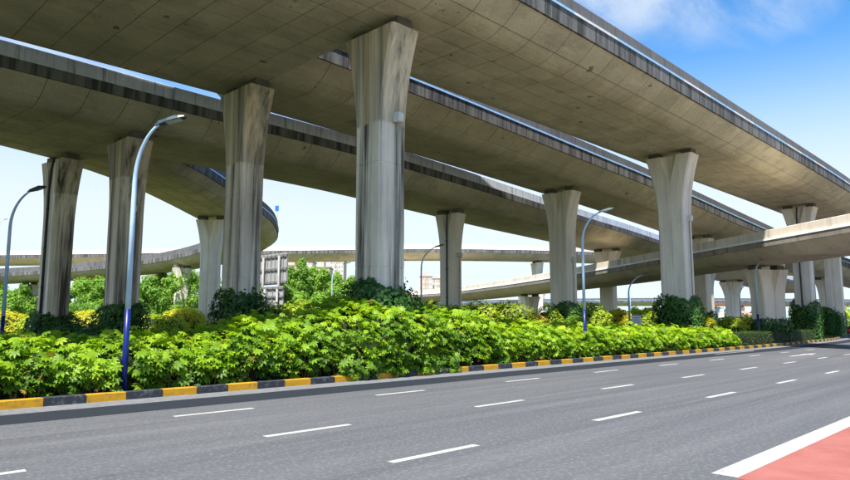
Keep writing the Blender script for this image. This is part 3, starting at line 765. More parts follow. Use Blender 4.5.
def leaves(name, P, Nrm, size, tint, kind, mat, parent, org=(0, 0, 0), spin=None):
    V0, F0 = TPL[kind]; n = len(P); k = len(V0)
    if spin is None: spin = rng.uniform(0, 2*math.pi, n)
    a, b, c = frames(Nrm, spin)
    V = (P - np.array(org))[:, None, :] + size[:, None, None] * (V0[None, :, 0:1]*a[:, None] + V0[None, :, 1:2]*b[:, None] + V0[None, :, 2:3]*c[:, None])
    F = (np.array(F0)[None] + (np.arange(n)*k)[:, None, None]).reshape(-1, 3)
    me = bpy.data.meshes.new(name)
    me.vertices.add(n*k); me.vertices.foreach_set('co', V.reshape(-1).astype(np.float32))
    nf = len(F); me.loops.add(nf*3); me.loops.foreach_set('vertex_index', F.reshape(-1).astype(np.int32))
    me.polygons.add(nf); me.polygons.foreach_set('loop_start', np.arange(0, nf*3, 3, dtype=np.int32)); me.polygons.foreach_set('loop_total', np.full(nf, 3, np.int32))
    at = me.attributes.new('tint', 'FLOAT', 'POINT'); at.data.foreach_set('value', np.repeat(np.clip(tint, 0, 1), k).astype(np.float32))
    me.update(calc_edges=True)
    o = link(name, me, mat, parent)
    return o

def vnoise(x, y, seed=0):
    """cheap smooth noise on arrays"""
    r = np.random.default_rng(seed); v = 0
    for k in range(7):
        a, b, c, f = r.uniform(-1, 1), r.uniform(-1, 1), r.uniform(0, 6.3), 0.5 + 0.55*k
        v = v + np.sin((a*x + b*y) * f * 2.2 + c) / (1 + 0.45*k)
    return v / 2.4

# ------------------------------------------------------------------ palmate-leaved hedge along the kerb
HX = [-4, 2, 4.65, 7.1, 10.1, 11.9, 14, 15.7, 17.8, 20.7, 22.5, 24.2, 27, 31, 35, 42, 47, 50.5, 53.5]
HZ = [1.5, 1.5, 1.5, 1.46, 1.58, 1.84, 2.24, 2.5, 2.62, 2.66, 2.42, 2.05, 1.8, 1.72, 1.68, 1.58, 1.46, 1.36, 1.2]
def hedge(label, x0, x1, n_big, seed):
    r = np.random.default_rng(seed)
    root = empty('hedge', ((x0+x1)/2, 20, 0.14)); tag(root, label, 'hedge', 'leafy hedges behind the kerb')
    org = ((x0+x1)/2, 20, 0.14)
    n = int((x1 - x0) * 285)
    X = r.uniform(x0, x1, n); q = r.uniform(0, 1, n) ** 0.85
    def surf(X, q, jit=0.0):
        H = np.interp(X, HX, HZ) + 0.13 * vnoise(X*1.6, X*0, 5)
        lump = 0.30 * vnoise(X*1.5, q*5.0, 11)
        # cross-section: up the front (q<0.5), over the shoulder, across the top
        fr = np.clip(q / 0.52, 0, 1)
        z = np.where(q < 0.52, 0.22 + (H - 0.45) * fr ** 0.95, H - 0.23 + 0.23 * np.sin(np.clip((q-0.52)/0.12, 0, 1) * math.pi/2))
        y = np.where(q < 0.52, 18.98 - 0.22*np.sin(fr*math.pi) - lump*0.7 + 0.25*fr**3, 19.15 + (q-0.52)/0.48 * 2.9)
        z = z + np.where(q > 0.45, lump*0.8, lump*0.15)
        return y, z, H
    y, z, H = surf(X, q)
    front = q < 0.52
    P = np.stack([X, y, z], 1) + r.normal(0, 0.11, (n, 3))
    bul = 0.45 * np.exp(-((X - 17.6) / 2.6) ** 4) * front
    P[:, 1] = np.maximum(P[:, 1], 18.66) - bul; P[:, 2] = np.maximum(P[:, 2], 0.28)
    N = np.stack([r.normal(0, 0.45, n), np.where(front, -0.55, -0.2) + r.normal(0, 0.4, n), np.where(front, 0.85, 1.0) + r.normal(0, 0.15, n)], 1)
    size = r.uniform(0.24, 0.50, n)
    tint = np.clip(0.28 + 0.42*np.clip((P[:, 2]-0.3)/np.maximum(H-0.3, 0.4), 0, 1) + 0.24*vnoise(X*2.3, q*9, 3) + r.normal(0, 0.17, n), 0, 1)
    # fewer leaves near the ground
    keep = r.uniform(0, 1, n) < np.clip(0.35 + P[:, 2]/1.1, 0, 1)
    keep &= ~((np.abs(P[:, 0] - 7.45 - 0.1*(P[:, 1] - 18.86)) < 0.27) & (P[:, 1] < 19.1))
    P, N, size, tint = P[keep], N[keep], size[keep], tint[keep]
    if x0 < 17 < x1:                                     # leaves hanging over the kerb under the mound
        m_ = 420; ox = r.uniform(14.6, 20.8, m_)
        P = np.vstack([P, np.stack([ox, r.uniform(18.3, 18.6, m_) + 0.12*vnoise(ox*2, ox*0, 4), r.uniform(0.14, 0.75, m_)], 1)])
        N = np.vstack([N, np.stack([r.normal(0, 0.45, m_), -0.8 + r.normal(0, 0.3, m_), 0.6 + r.normal(0, 0.2, m_)], 1)])
        size = np.concatenate([size, r.uniform(0.24, 0.45, m_)]); tint = np.concatenate([tint, np.clip(r.normal(0.4, 0.17, m_), 0, 1)])
    dead = r.uniform(0, 1, len(P)) < 0.016
    lv = leaves('dead_foliage', P[dead], N[dead], size[dead]*0.8, r.uniform(0, 1, dead.sum()), 'palmate', 'leaf_dead', root, org); lv['kind'] = 'stuff'
    P, N, size, tint = P[~dead], N[~dead], size[~dead], tint[~dead]
    # the largest leaves in view, as leaves of their own
    score = -np.hypot(P[:, 0], P[:, 1]) / size
    vis = np.argsort(-score)
    pick = vis[: n_big * 4 : 4]
    rest = np.ones(len(P), bool); rest[pick] = False
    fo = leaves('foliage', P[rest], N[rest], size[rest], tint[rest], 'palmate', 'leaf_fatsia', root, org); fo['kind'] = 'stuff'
    V0, F0 = TPL['palmate']
    lm = []
    for tv in (0.35, 0.55, 0.78):
        me = mesh('leaf', V0, F0); at = me.attributes.new('tint', 'FLOAT', 'POINT'); at.data.foreach_set('value', np.full(len(V0), tv, np.float32))
        me.materials.append(MATS['leaf_fatsia']); lm.append(me)
    from mathutils import Matrix
    A, B, C = frames(N[pick], r.uniform(0, 6.28, len(pick)))
    for i, k in enumerate(pick):
        o = bpy.data.objects.new('leaf', lm[int(np.argmin(np.abs(np.array((0.35, 0.55, 0.78)) - tint[k])))]); COL.objects.link(o); o.parent = root
        M = Matrix.Identity(4)
        for rr in range(3):
            M[rr][0], M[rr][1], M[rr][2] = A[i][rr]*size[k], B[i][rr]*size[k], C[i][rr]*size[k]
            M[rr][3] = (P[k][rr] - org[rr]) - C[i][rr]*0.0 + (0.02 if rr == 2 else -0.02 if rr == 1 else 0)
        o.matrix_basis = M
    st_ = MB()
    for _ in range(int((x1 - x0) * 7)):
        xx = r.uniform(x0 + 0.2, x1 - 0.2); yy = r.uniform(18.85, 19.25); hh = r.uniform(0.6, 1.3)
        st_.tube([(xx - org[0], yy - org[1], 0.0), (xx - org[0] + r.normal(0, 0.06), yy - org[1] - r.uniform(0, 0.12), hh*0.5), (xx - org[0] + r.normal(0, 0.14), yy - org[1] - r.uniform(0, 0.2), hh)], [0.016, 0.013, 0.008], 4)
    so = st_.build('stems', 'bark', root); so['kind'] = 'stuff'
    # solid dark core added to block the view through the leaves
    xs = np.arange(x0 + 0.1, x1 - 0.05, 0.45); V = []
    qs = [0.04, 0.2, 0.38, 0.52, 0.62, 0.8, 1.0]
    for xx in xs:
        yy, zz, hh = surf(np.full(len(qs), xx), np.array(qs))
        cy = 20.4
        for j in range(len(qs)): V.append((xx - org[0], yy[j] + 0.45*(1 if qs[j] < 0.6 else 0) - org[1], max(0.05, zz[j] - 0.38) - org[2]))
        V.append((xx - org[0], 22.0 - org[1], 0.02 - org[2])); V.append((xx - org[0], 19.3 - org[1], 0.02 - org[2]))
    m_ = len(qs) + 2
    link('inner_core', mesh('inner_core', V, grid_faces(len(xs), m_, True) + [tuple(range(m_)), tuple(range((len(xs)-1)*m_, len(xs)*m_))[::-1]]), 'foliage_core', root)
leaf_mat('foliage_core', (0.018, 0.028, 0.010), (0.018, 0.028, 0.010), (0.018, 0.028, 0.010), 0.0, 0.9)  # near-black colour of the solid cores inside the foliage
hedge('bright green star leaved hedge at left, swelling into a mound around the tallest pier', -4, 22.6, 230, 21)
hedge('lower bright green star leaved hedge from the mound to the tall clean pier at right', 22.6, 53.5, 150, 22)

# clipped dark hedge further along
def clipped(label, pts, w, h, mat, dens=420, size=(0.07, 0.13), kind='leaf', z0=0.14, name='hedge', core='foliage_core', cat='hedge'):
    S, N = spline(pts, 0.5)
    root = empty(name, (S[0, 0], S[0, 1], z0)); tag(root, label, cat)
    org = (S[0, 0], S[0, 1], z0); n = int(len(S)*0.5*dens)
    i = rng.integers(0, len(S), n); q = rng.uniform(-1, 1, n); 
    top = rng.uniform(0, 1, n) < 0.5
    a = np.where(top, q*w/2, np.sign(q)*w/2); u = np.where(top, h, rng.uniform(0.05, h, n))
    u = u + 0.07*vnoise(S[i, 0]*2, a*3, 8); 
    P = np.stack([S[i, 0] + N[i, 0]*a + rng.uniform(-.3, .3, n), S[i, 1] + N[i, 1]*a, z0 + u], 1) + rng.normal(0, 0.05, (n, 3))
    Nn = np.stack([N[i, 0]*np.where(top, 0, np.sign(a)), N[i, 1]*np.where(top, 0, np.sign(a)), np.where(top, 1, 0.4)], 1) + rng.normal(0, 0.4, (n, 3))
    f = leaves('foliage', P, Nn, rng.uniform(*size, n), rng.uniform(0.1, 0.9, n)*0.6 + 0.2*vnoise(S[i, 0]*3, u*4, 2) + 0.2, kind, mat, root, org); f['kind'] = 'stuff'
    sweep(S, N, lambda k: [(-w/2+0.1, 0.0), (w/2-0.1, 0.0), (w/2-0.12, h-0.1), (-w/2+0.12, h-0.1)], 'inner_core', core, root, (org[0], org[1], 0.0 - 0 + 0)) if False else None
    V = []
    for k in range(len(S)):
        for a_, u_ in ((-w/2+0.1, 0.0), (w/2-0.1, 0.0), (w/2-0.12, h-0.1), (-w/2+0.12, h-0.1)):
            V.append((S[k, 0] + N[k, 0]*a_ - org[0], S[k, 1] + N[k, 1]*a_ - org[1], u_))
    link('inner_core', mesh('inner_core', V, grid_faces(len(S), 4, True) + [(0, 1, 2, 3), tuple(range(len(V)-4, len(V)))[::-1]]), core, root)  # solid dark core filling the clipped hedge behind its leaves
    return root
clipped('low clipped dark hedge beyond the bright hedge, along the curving kerb', [(52.6, 19.9), (60, 19.75), (67, 19.85), (73, 20.25), (79, 20.8)], 1.4, 1.05, 'leaf_clipped')

# ivy on pier feet
def ivy(label, x, y, w, dth, h, rot=0.0, n=None, mat='leaf_ivy', size=(0.13, 0.24), seed=1):
    r = np.random.default_rng(seed)
    root = empty('ivy', (x, y, 0.14), rot); tag(root, label, 'ivy', 'ivy growing up the pier feet')
    area = 2*(w + dth)*h + w*dth
    n = n or int(area * 110)
    th = r.uniform(0, 2*math.pi, n); 
    c, s = np.cos(th), np.sin(th); k = (np.abs(c)**5 + np.abs(s)**5) ** (-1/5)
    px, py = k*c*dth/2, k*s*w/2
    hh = h * (1 + 0.10*vnoise(th*2.2, th*0, seed+4))
    top = r.uniform(0, 1, n) < 0.14
    rad = np.where(top, np.sqrt(r.uniform(0.3, 1, n)), 1.0)
    zz = np.where(top, hh, r.uniform(0, 1, n) * hh)
    shr = 1 - 0.22*np.clip((zz/hh - 0.75)/0.25, 0, 1)**2 + 0.06*vnoise(th*4, zz*2.5, seed+9)
    strand = r.uniform(0, 2*math.pi, 9); up_ = r.uniform(0.15, 0.6, 9)
    run_ = r.uniform(0, 1, n) < 0.03; si = r.integers(0, 9, n)
    th2 = strand[si] + r.normal(0, 0.06, n); c2, s2 = np.cos(th2), np.sin(th2); k2 = (np.abs(c2)**5 + np.abs(s2)**5) ** (-1/5)
    px = np.where(run_, k2*c2*0.82, px); py = np.where(run_, k2*s2*0.95, py)
    zz = np.where(run_, h*0.85 + r.uniform(0, 1, n)*h*up_[si]*0.5, zz); shr = np.where(run_, 1.0, shr); rad = np.where(run_, 1.0, rad)
    P = np.stack([px*rad*shr, py*rad*shr, zz], 1) + r.normal(0, 0.06, (n, 3)); P[:, 2] = np.maximum(P[:, 2], 0.02)
    N = np.stack([c, s, np.where(top, 1.3, 0.45)], 1) + r.normal(0, 0.35, (n, 3))
    tint = 0.45 + 0.28*vnoise(th*6, zz*4, seed) + r.normal(0, 0.2, n)
    f = leaves('foliage', P, N, r.uniform(*size, n), tint, 'ivy', mat, root); f['kind'] = 'stuff'
    b = MB(); V = []
    for z, kx in ((0.0, 0.80), (h*0.7, 0.80), (h*0.9, 0.62)):
        for a in np.linspace(0, 2*math.pi, 16, endpoint=False):
            cc, ss = math.cos(a), math.sin(a); kk = (abs(cc)**5 + abs(ss)**5)**(-1/5)
            V.append((kk*cc*dth/2*kx, kk*ss*w/2*kx, z))
    b.add(V, [(i*16+j, i*16+(j+1) % 16, i*16+16+(j+1) % 16, i*16+16+j) for i in range(2) for j in range(16)] + [tuple(range(32, 48))])
    b.build('stems', 'foliage_core', root)  # one solid dark core filling the ivy, not separate stems
    return root
ivy('wide ivy bush wrapped round the foot of the tallest pier', 18.75, 21.1, 3.3, 2.9, 3.3, seed=1)
ivy('dark ivy round the foot of the dark stained pier left of centre', 18.4, 31.8, 2.7, 2.4, 3.4, seed=2)
ivy('dark ivy round the pier foot behind the near street lamp', 15.4, 40.0, 2.9, 2.5, 2.75, seed=3)
ivy('low dark ivy round the foot of the leftmost pier', 14.2, 48.2, 2.9, 2.8, 2.35, seed=4)
ivy('tall square block of ivy round the tall clean pier right of centre', 48.8, 21.4, 3.3, 2.5, 3.6, seed=5)
ivy('ivy round the foot of the plain notched pier right of centre', 50.2, 32.2, 2.7, 2.3, 3.4, seed=6)
ivy('small ivy clump at the foot of the far pier behind the right lamp', 82.3, 45.7, 2.8, 2.4, 2.5, seed=7)
x, y, z, a = on(ES, EN, 21.6)
ivy('ivy round the foot of the broad ramp pier at right', x + 1.3, y - 0.5, 3.5, 2.5, 2.1, a, seed=8)
ivy('tall dark ivy block on the piped pier at right', 82.2, 21.7, 2.9, 2.5, 3.9, seed=9)
ivy('ivy hedge block at the foot of the cream pier at far right', 104, 24.2, 3.0, 2.6, 3.6, R(8), mat='leaf_ivy', seed=10)
ivy('ivy round the half hidden pier behind the tall clean one', 80, 32.2, 3.0, 2.6, 2.9, seed=11)

# round shrubs
def shrub(label, x, y, rx, h, mat, n=1400, size=(0.10, 0.2), seed=0, name='shrub', group='shrubs behind the hedge', rough=0.12):
    r = np.random.default_rng(seed + 100)
    root = empty(name, (x, y, 0.14)); tag(root, label, 'shrub', group)
    v = r.normal(0, 1, (n, 3)); v /= np.linalg.norm(v, axis=1)[:, None]
    v[:, 2] = np.abs(v[:, 2]) * np.where(r.uniform(0, 1, n) < 0.22, -1, 1)
    rad = 1 + rough*vnoise(np.arctan2(v[:, 1], v[:, 0])*2.5, v[:, 2]*4, seed) - 0.35*r.uniform(0, 1, n)**3
    P = v * rad[:, None] * np.array([rx, rx, h*0.55]); P[:, 2] += h*0.47; P[:, 2] = np.maximum(P[:, 2], 0.03)
    tint = 0.45 + 0.25*vnoise(v[:, 0]*5, v[:, 2]*5 + v[:, 1]*3, seed+1) + r.normal(0, 0.17, n)
    f = leaves('foliage', P, v + np.array([0, 0, 0.5]) + r.normal(0, 0.45, (n, 3)), r.uniform(*size, n), tint, 'leaf', mat, root); f['kind'] = 'stuff'
    m = MB()
    for k in range(5):
        an = k*1.3 + seed; m.tube([(0.05*math.cos(an), 0.05*math.sin(an), 0), (rx*0.3*math.cos(an), rx*0.3*math.sin(an), h*0.35), (rx*0.55*math.cos(an), rx*0.55*math.sin(an), h*0.65)], [0.04, 0.03, 0.012], 5)
    m.build('stems', 'bark', root)
    # solid dark core added to block the view through the middle
    V = []; F = []
    for i, (zz, k) in enumerate(((0.02, 0.55), (h*0.35, 0.78), (h*0.68, 0.66), (h*0.86, 0.3))):
        for j in range(10):
            an = 2*math.pi*j/10; V.append((rx*k*math.cos(an), rx*k*math.sin(an), zz))
    F = [(i*10+j, i*10+(j+1) % 10, i*10+10+(j+1) % 10, i*10+10+j) for i in range(3) for j in range(10)] + [tuple(range(30, 40))]
    link('inner_core', mesh('inner_core', V, F), 'foliage_core', root)
    return root
def at_y(u, y):
    a = (u - 425) / 664
    return y / (ST - a*CT)
SHR = [(480, 31.6, 1.8, 302, 'leaf_lime', 'tall lime green round shrub left of the pair at centre'), (506, 31.8, 2.4, 301, 'leaf_lime', 'big round lime shrub beside the small lamp right of centre'),
       (533, 31.8, 1.5, 314, 'leaf_gold', 'round golden orange shrub right of centre'), (546, 31.9, 1.5, 307, 'leaf_lime', 'lime shrub half hidden behind the plain notched pier'),
       (590, 32.0, 1.9, 304, 'leaf_lime', 'lime shrub right of the plain notched pier'), (618, 32.0, 1.7, 310, 'leaf_yellow', 'yellow shrub behind the foot of the right of centre lamp'), (640, 31.8, 2.2, 311, 'leaf_lime', 'lime shrub left of the tall ivy block'),
       (652, 31.8, 1.6, 308, 'leaf_yellow', 'yellow shrub behind the white notice board'), (726, 31.8, 2.0, 317, 'leaf_lime', 'lime shrub right of the tall ivy block'),
       (742, 31.8, 2.4, 317, 'leaf_yellow', 'yellow shrub under the far flared pier'), (699, 31.8, 1.6, 315, 'leaf_yellow', 'yellow shrub behind the tall ivy block'), (756, 31.8, 2.2, 316, 'leaf_lime', 'lime shrub left of the broad ramp pier'),
       (12, 57, 1.9, 312, 'leaf_yellow', 'round yellow shrub at the left picture edge'), (92, 58, 2.1, 311, 'leaf_yellow', 'round yellow shrub between the two left piers'),
       (28, 56, 1.3, 318, 'leaf_lime', 'small pale shrub in front of the leftmost pier'), (158, 58, 2.2, 315, 'leaf_lime', 'lime shrub right of the lamp pier'), (186, 60, 2.2, 309, 'leaf_yellow', 'yellow green shrub left of the dark stained pier'),
       (172, 57, 1.6, 317, 'leaf_lime', 'small lime shrub between lamp pier and dark stained pier'), (108, 64, 2.2, 300, 'leaf_tree', 'green shrub behind the yellow one at left'), (272, 42, 1.9, 303, 'leaf_lime', 'olive clipped shrub below the sign backs'), (298, 52, 1.8, 300, 'leaf_lime', 'lime shrub between sign backs and hedge mound'),
       (82, 36, 1.5, 324, 'leaf_ivy', 'dark low shrub between the two left piers'), (108, 30, 1.5, 326, 'leaf_ivy', 'dark low shrub in front of the lamp pier'), (462, 32, 1.5, 308, 'leaf_tree', 'green shrub right of the slim piped pier'), (575, 30, 1.2, 316, 'leaf_tree', 'green shrub at the foot of the plain notched pier'),
       (425, 32, 1.5, 305, 'leaf_tree', 'green shrub left of the slim piped pier'), (62, 34, 1.2, 328, 'leaf_ivy', 'dark low shrub before the leftmost pier')]
for i, (u, yy, rx, v, mt, lb) in enumerate(SHR):
    dpt = at_y(u, yy); x, y = px(u, dpt); h = EYE + (321.3 - v) / 664 * dpt - 0.14
    shrub(lb, x, y, rx, h, mt, int(900 + 260*rx*h), (0.13, 0.26) if dpt < 60 else (0.2, 0.36), i)

# ------------------------------------------------------------------ trees
def tree(label, x, y, h, rx, mat='leaf_tree', seed=0, n=2600, size=(0.22, 0.42), slim=False, z0=0.14, base=0.22):
    r = np.random.default_rng(seed + 500)
    root = empty('tree', (x, y, z0)); tag(root, label, 'tree', 'trees behind the viaducts')
    m = MB()
    m.tube([(0, 0, -0.1), (0.05*h*0.1, 0.0, h*0.3), (0.03*h*0.3, 0.02*h, h*0.6), (0, 0, h*0.9)], [0.035*h*0.55, 0.028*h*0.5, 0.016*h*0.5, 0.02], 8)
    m.build('trunk', 'bark', root, True)
    nc = 34
    cz = r.uniform(base, 1.0, nc)
    prof_ = np.sin(np.clip((cz - base) / (1 - base), 0.02, 1) ** (0.75) * math.pi * 0.93 + 0.12)
    ca = r.uniform(0, 2*math.pi, nc); cr = rx * prof_ * r.uniform(0.25, 0.95, nc)
    C = np.stack([cr*np.cos(ca), cr*np.sin(ca), cz*h], 1)
    lm = MB()
    for k in range(0, nc, 3):
        b = np.array([0, 0, max(0.15*h, C[k][2] - 0.22*h)]); lm.tube([b, (b + C[k])/2 + np.array([0, 0, 0.03*h]), C[k]], [0.012*h*0.6, 0.008*h*0.6, 0.01], 5)
    lm.build('limb', 'bark', root)
    k = r.integers(0, nc, n); cs = r.uniform(0.5, 1.0, nc)
    v = r.normal(0, 1, (n, 3)); v /= np.linalg.norm(v, axis=1)[:, None]
    rr = r.uniform(0.2, 1, n) ** 0.6
    P = C[k] + v * (rr * cs[k])[:, None] * np.array([rx*0.36, rx*0.36, max(rx*0.34, h*0.085)])
    P[:, 2] = np.maximum(P[:, 2], h*0.08)
    tint = 0.35 + 0.35*r.uniform(0, 1, nc)[k] + r.normal(0, 0.14, n)
    f = leaves('crown', P, v + np.array([0, 0, 0.4]) + r.normal(0, 0.5, (n, 3)), r.uniform(*size, n), tint, 'leaf', mat, root); f['kind'] = 'stuff'
    return root
def zat(v, depth): return EYE + (321.3 - v) / 664 * depth
TR = [(8, 105, 292, 3.6, 'tree at far left behind the short ramp pier'), (24, 120, 288, 3.4, 'second tree from the left edge behind the curved ramp'),
      (84, 112, 282, 3.8, 'tree between the two left piers, left one'), (100, 100, 283, 3.2, 'tree between the two left piers, right one'), (112, 125, 278, 4.0, 'taller tree behind the lamp pier'),
      (150, 98, 282, 3.4, 'tree just right of the lamp pier'), (163, 115, 276, 3.8, 'middle tree between lamp pier and dark stained pier'), (178, 105, 274, 3.8, 'tall tree left of the thin ramp pier'), (190, 125, 272, 4.2, 'tree behind the thin ramp pier'),
      (292, 118, 269, 2.6, 'slender tree left in the row before the tan towers'), (302, 112, 263, 2.6, 'tallest slender tree before the tan towers'), (313, 116, 270, 2.8, 'third slender tree before the tan towers'), (325, 112, 271, 2.8, 'fourth slender tree before the tan towers'), (336, 118, 276, 3.0, 'rightmost slender tree before the tan towers'), (283, 95, 285, 2.2, 'small tree right of the sign backs'), (350, 125, 280, 3.0, 'tree half behind the tallest pier')]
for i, (u, dpt, v, rx, lb) in enumerate(TR):
    x, y = px(u, dpt); tree(lb, x, y, zat(v, dpt), rx, 'leaf_tree', i, 4200, (0.34, 0.62))
MORE = [(2, 135, 286), (40, 130, 284), (60, 128, 283), (76, 130, 284), (95, 135, 280), (128, 130, 280), (142, 128, 284), (158, 135, 280), (172, 132, 277), (200, 130, 276), (215, 125, 280), (240, 130, 284), (262, 128, 288), (295, 140, 275), (308, 138, 274), (330, 140, 278), (345, 100, 296), (280, 105, 296), (300, 100, 298), (320, 102, 299)]
NUM = ['one', 'two', 'three', 'four', 'five', 'six', 'seven', 'eight', 'nine', 'ten', 'eleven', 'twelve', 'thirteen', 'fourteen', 'fifteen', 'sixteen', 'seventeen', 'eighteen', 'nineteen', 'twenty']
for i, (u, dpt, v) in enumerate(sorted(MORE)):
    x, y = px(u, dpt); tree('tree in the leafy row closing the left background, %s from the left end' % (NUM[i]), x, y, zat(v, dpt), 4.4, 'leaf_tree', 30 + i, 3000, (0.4, 0.75), base=0.10)
FAR = [(470, 150, 308), (500, 170, 306), (525, 165, 308), (600, 170, 307), (612, 150, 311), (632, 160, 309), (648, 175, 308), (668, 165, 309), (715, 175, 309), (728, 160, 310), (758, 170, 308), (690, 180, 308), (770, 165, 309), (800, 190, 308), (845, 200, 308), (830, 180, 311), (580, 190, 306), (556, 190, 306), (450, 160, 306), (425, 170, 303), (405, 165, 303)]
WORD = ['first', 'second', 'third', 'fourth', 'fifth', 'sixth', 'seventh', 'eighth', 'ninth', 'tenth', 'eleventh', 'twelfth', 'thirteenth', 'fourteenth', 'fifteenth', 'sixteenth', 'seventeenth', 'eighteenth', 'nineteenth', 'twentieth', 'twenty first']
for i, (u, dpt, v) in enumerate(sorted(FAR)):
    x, y = px(u, dpt); tree('low far tree below the horizon viaduct, %s from the left' % WORD[i], x, y, zat(v, dpt), 4.2, 'leaf_far' if i % 2 else 'leaf_lime', 60 + i, 1100, (0.5, 0.9), z0=-0.03, base=0.12)

# ------------------------------------------------------------------ sign backs, boards, car, buildings
def sign_back(label, u0, u1, v0, v1, dpt, turn):
    (xa, ya), (xb, yb) = px(u0, dpt + turn), px(u1, dpt - turn)
    L = math.hypot(xb-xa, yb-ya); a = math.atan2(yb-ya, xb-xa)
    z0, z1 = zat(v1, dpt), zat(v0, dpt)
    root = empty('road_sign', (xa, ya, 0.14), a); tag(root, label, 'road sign', 'road signs seen from behind')
    MB().box(0, L, 0.10, 0.14, z0-0.14, z1-0.14).build('panel', 'metal_panel', root)
    n = max(4, int(round(L / 0.62)))
    for k in range(n+1):
        xx = 0.04 + (L-0.08)*k/n; MB().box(xx-0.035, xx+0.035, 0.02, 0.099, z0-0.12, z1-0.16).build('vertical_rib', 'metal_grey', root)
    for f in ((0.06, 0.36, 0.66, 0.95) if z1-z0 > 3 else (0.08, 0.5, 0.92)):
        zz = z0-0.14 + (z1-z0)*f; MB().box(-0.02, L+0.02, -0.06, 0.019, zz-0.06, zz+0.06).build('cross_beam', 'metal_rib', root)
    for xx in ((L*0.22, L*0.78) if z0 < 5 else (L*0.22, L*0.78)):
        MB().tube([(xx, -0.17, -0.1), (xx, -0.17, z1-0.4)], 0.11, 8).build('post', 'metal_grey', root, True)
    return root
sign_back('large ribbed sign seen from behind, upper of two beside the dark stained pier', 258.5, 286.5, 254, 285, 62, 1.6)
sign_back('smaller ribbed sign seen from behind, lower of two beside the dark stained pier', 261.5, 283.5, 286.5, 307, 60, 0.6)
def board(label, u, dpt, w, z0, z1, mat, name='notice_board', post='metal_grey'):
    x, y = px(u, dpt); root = empty(name, (x, y, 0.14), YAW - math.pi/2 + 0.3); tag(root, label, 'sign')
    MB().box(-w/2, w/2, -0.04, 0.04, z0, z1, 0.01).build('panel', mat, root)
    fr = MB()
    for zz in (z0+0.0, z1-0.08): fr.box(-w/2-0.03, w/2+0.03, -0.065, -0.041, zz, zz+0.08)
    fr.build('frame', 'metal_rib', root)
    for xx in (-w/2+0.15, w/2-0.15): MB().tube([(xx, 0.09, -0.1), (xx, 0.09, z1-0.1)], 0.05, 6).build('post', post, root)
    for k in range(3):
        zz = z0 + (z1-z0)*(0.28 + 0.2*k); MB().box(-w/2+0.2, w/2-0.2, -0.052, -0.041, zz, zz+0.05).build('rule', 'metal_grey', root)
    return root
board('white notice board beside the lamp, left of the tall ivy block', 635, 57, 0.9, 1.6, 2.55, 'sign_white')
board('white panel board standing right of the tall ivy block', 714, 120, 3.6, 2.0, 4.4, 'sign_white', 'hoarding')
# small blue signs on the curved ramp parapet and a mast on the background deck
def mini_sign(label, x, y, z, h, w, mat):
    root = empty('parapet_sign', (x, y, z), YAW - math.pi/2); tag(root, label, 'sign')
    MB().tube([(0, 0, -0.3), (0, 0, h)], 0.055, 6).build('post', 'pole_pale', root)
    MB().box(-w/2, w/2, -0.09, -0.056, h-w*1.5, h, 0.01).build('panel', mat, root)
    return root
def on_edge(S, N, y, side, top):
    i = int(np.argmin(np.abs(S[:, 1] - y))); e_ = side * (S[i, 3] - 0.13)
    return S[i, 0] + N[i, 0]*e_, S[i, 1] + N[i, 1]*e_, S[i, 2] + top
mini_sign('small blue sign on a post at the outer edge of the curved ramp', *on_edge(DS, DN, 72.5, -1, 2.4), 2.0, 0.45, 'sign_blue')
mini_sign('tiny blue sign on the far stretch of the curved ramp at left', *on_edge(DS, DN, 131, 1, 2.4), 1.9, 0.55, 'sign_blue')
x, y, z = on_edge(FS, FN, 178, -1, 2.8)
lamp('thin lamp mast standing on the level background viaduct at far left', x, y, 7.5, 1.0, R(-40), 0.5, 0.10, zb=z)

pl = empty('parapet_plate', (15.9, 36.32, 14.8)); tag(pl, 'small pale plate fixed to the parapet above the near street lamp', 'plate')
MB().box(-0.13, 0.13, -0.02, 0.05, 0.0, 0.62, 0.01).build('panel', 'sign_white', pl)
MB().box(-0.05, 0.05, 0.051, 0.13, 0.1, 0.5).build('bracket', 'metal_rib', pl)
def building(label, u0, u1, vtop, dpt, mat, floors, cols, pent=True):
    (xa, ya), (xb, yb) = px(u0, dpt), px(u1, dpt)
    L = math.hypot(xb-xa, yb-ya); a = math.atan2(yb-ya, xb-xa); H = zat(vtop, dpt)
    root = empty('apartment_block', (xa, ya, -0.03), a); tag(root, label, 'building', 'far apartment blocks')
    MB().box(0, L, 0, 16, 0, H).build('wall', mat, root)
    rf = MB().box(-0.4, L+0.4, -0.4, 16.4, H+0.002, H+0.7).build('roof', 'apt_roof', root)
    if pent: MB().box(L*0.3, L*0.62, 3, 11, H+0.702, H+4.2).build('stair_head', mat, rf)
    for c_ in range(cols):
        x0 = L*(c_+0.2)/cols; x1 = L*(c_+0.8)/cols
        if c_ % 3 == 1:
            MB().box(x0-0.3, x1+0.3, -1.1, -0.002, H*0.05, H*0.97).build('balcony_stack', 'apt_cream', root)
    for f in range(floors):
        for c_ in range(cols):
            x0 = L*(c_+0.24)/cols; x1 = L*(c_+0.76)/cols; z0 = H*(f+0.3)/floors; z1 = H*(f+0.82)/floors
            yy = -1.16 if c_ % 3 == 1 else -0.06
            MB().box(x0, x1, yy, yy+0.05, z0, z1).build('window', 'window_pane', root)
    return root
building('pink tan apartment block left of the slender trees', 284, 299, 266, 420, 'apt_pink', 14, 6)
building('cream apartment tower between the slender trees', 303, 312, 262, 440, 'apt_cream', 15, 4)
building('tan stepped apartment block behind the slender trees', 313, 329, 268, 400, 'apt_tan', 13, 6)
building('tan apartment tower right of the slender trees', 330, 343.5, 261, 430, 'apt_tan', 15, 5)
building('low pink apartment block left of the slim piped pier', 420, 432, 277, 600, 'apt_pink', 9, 5)
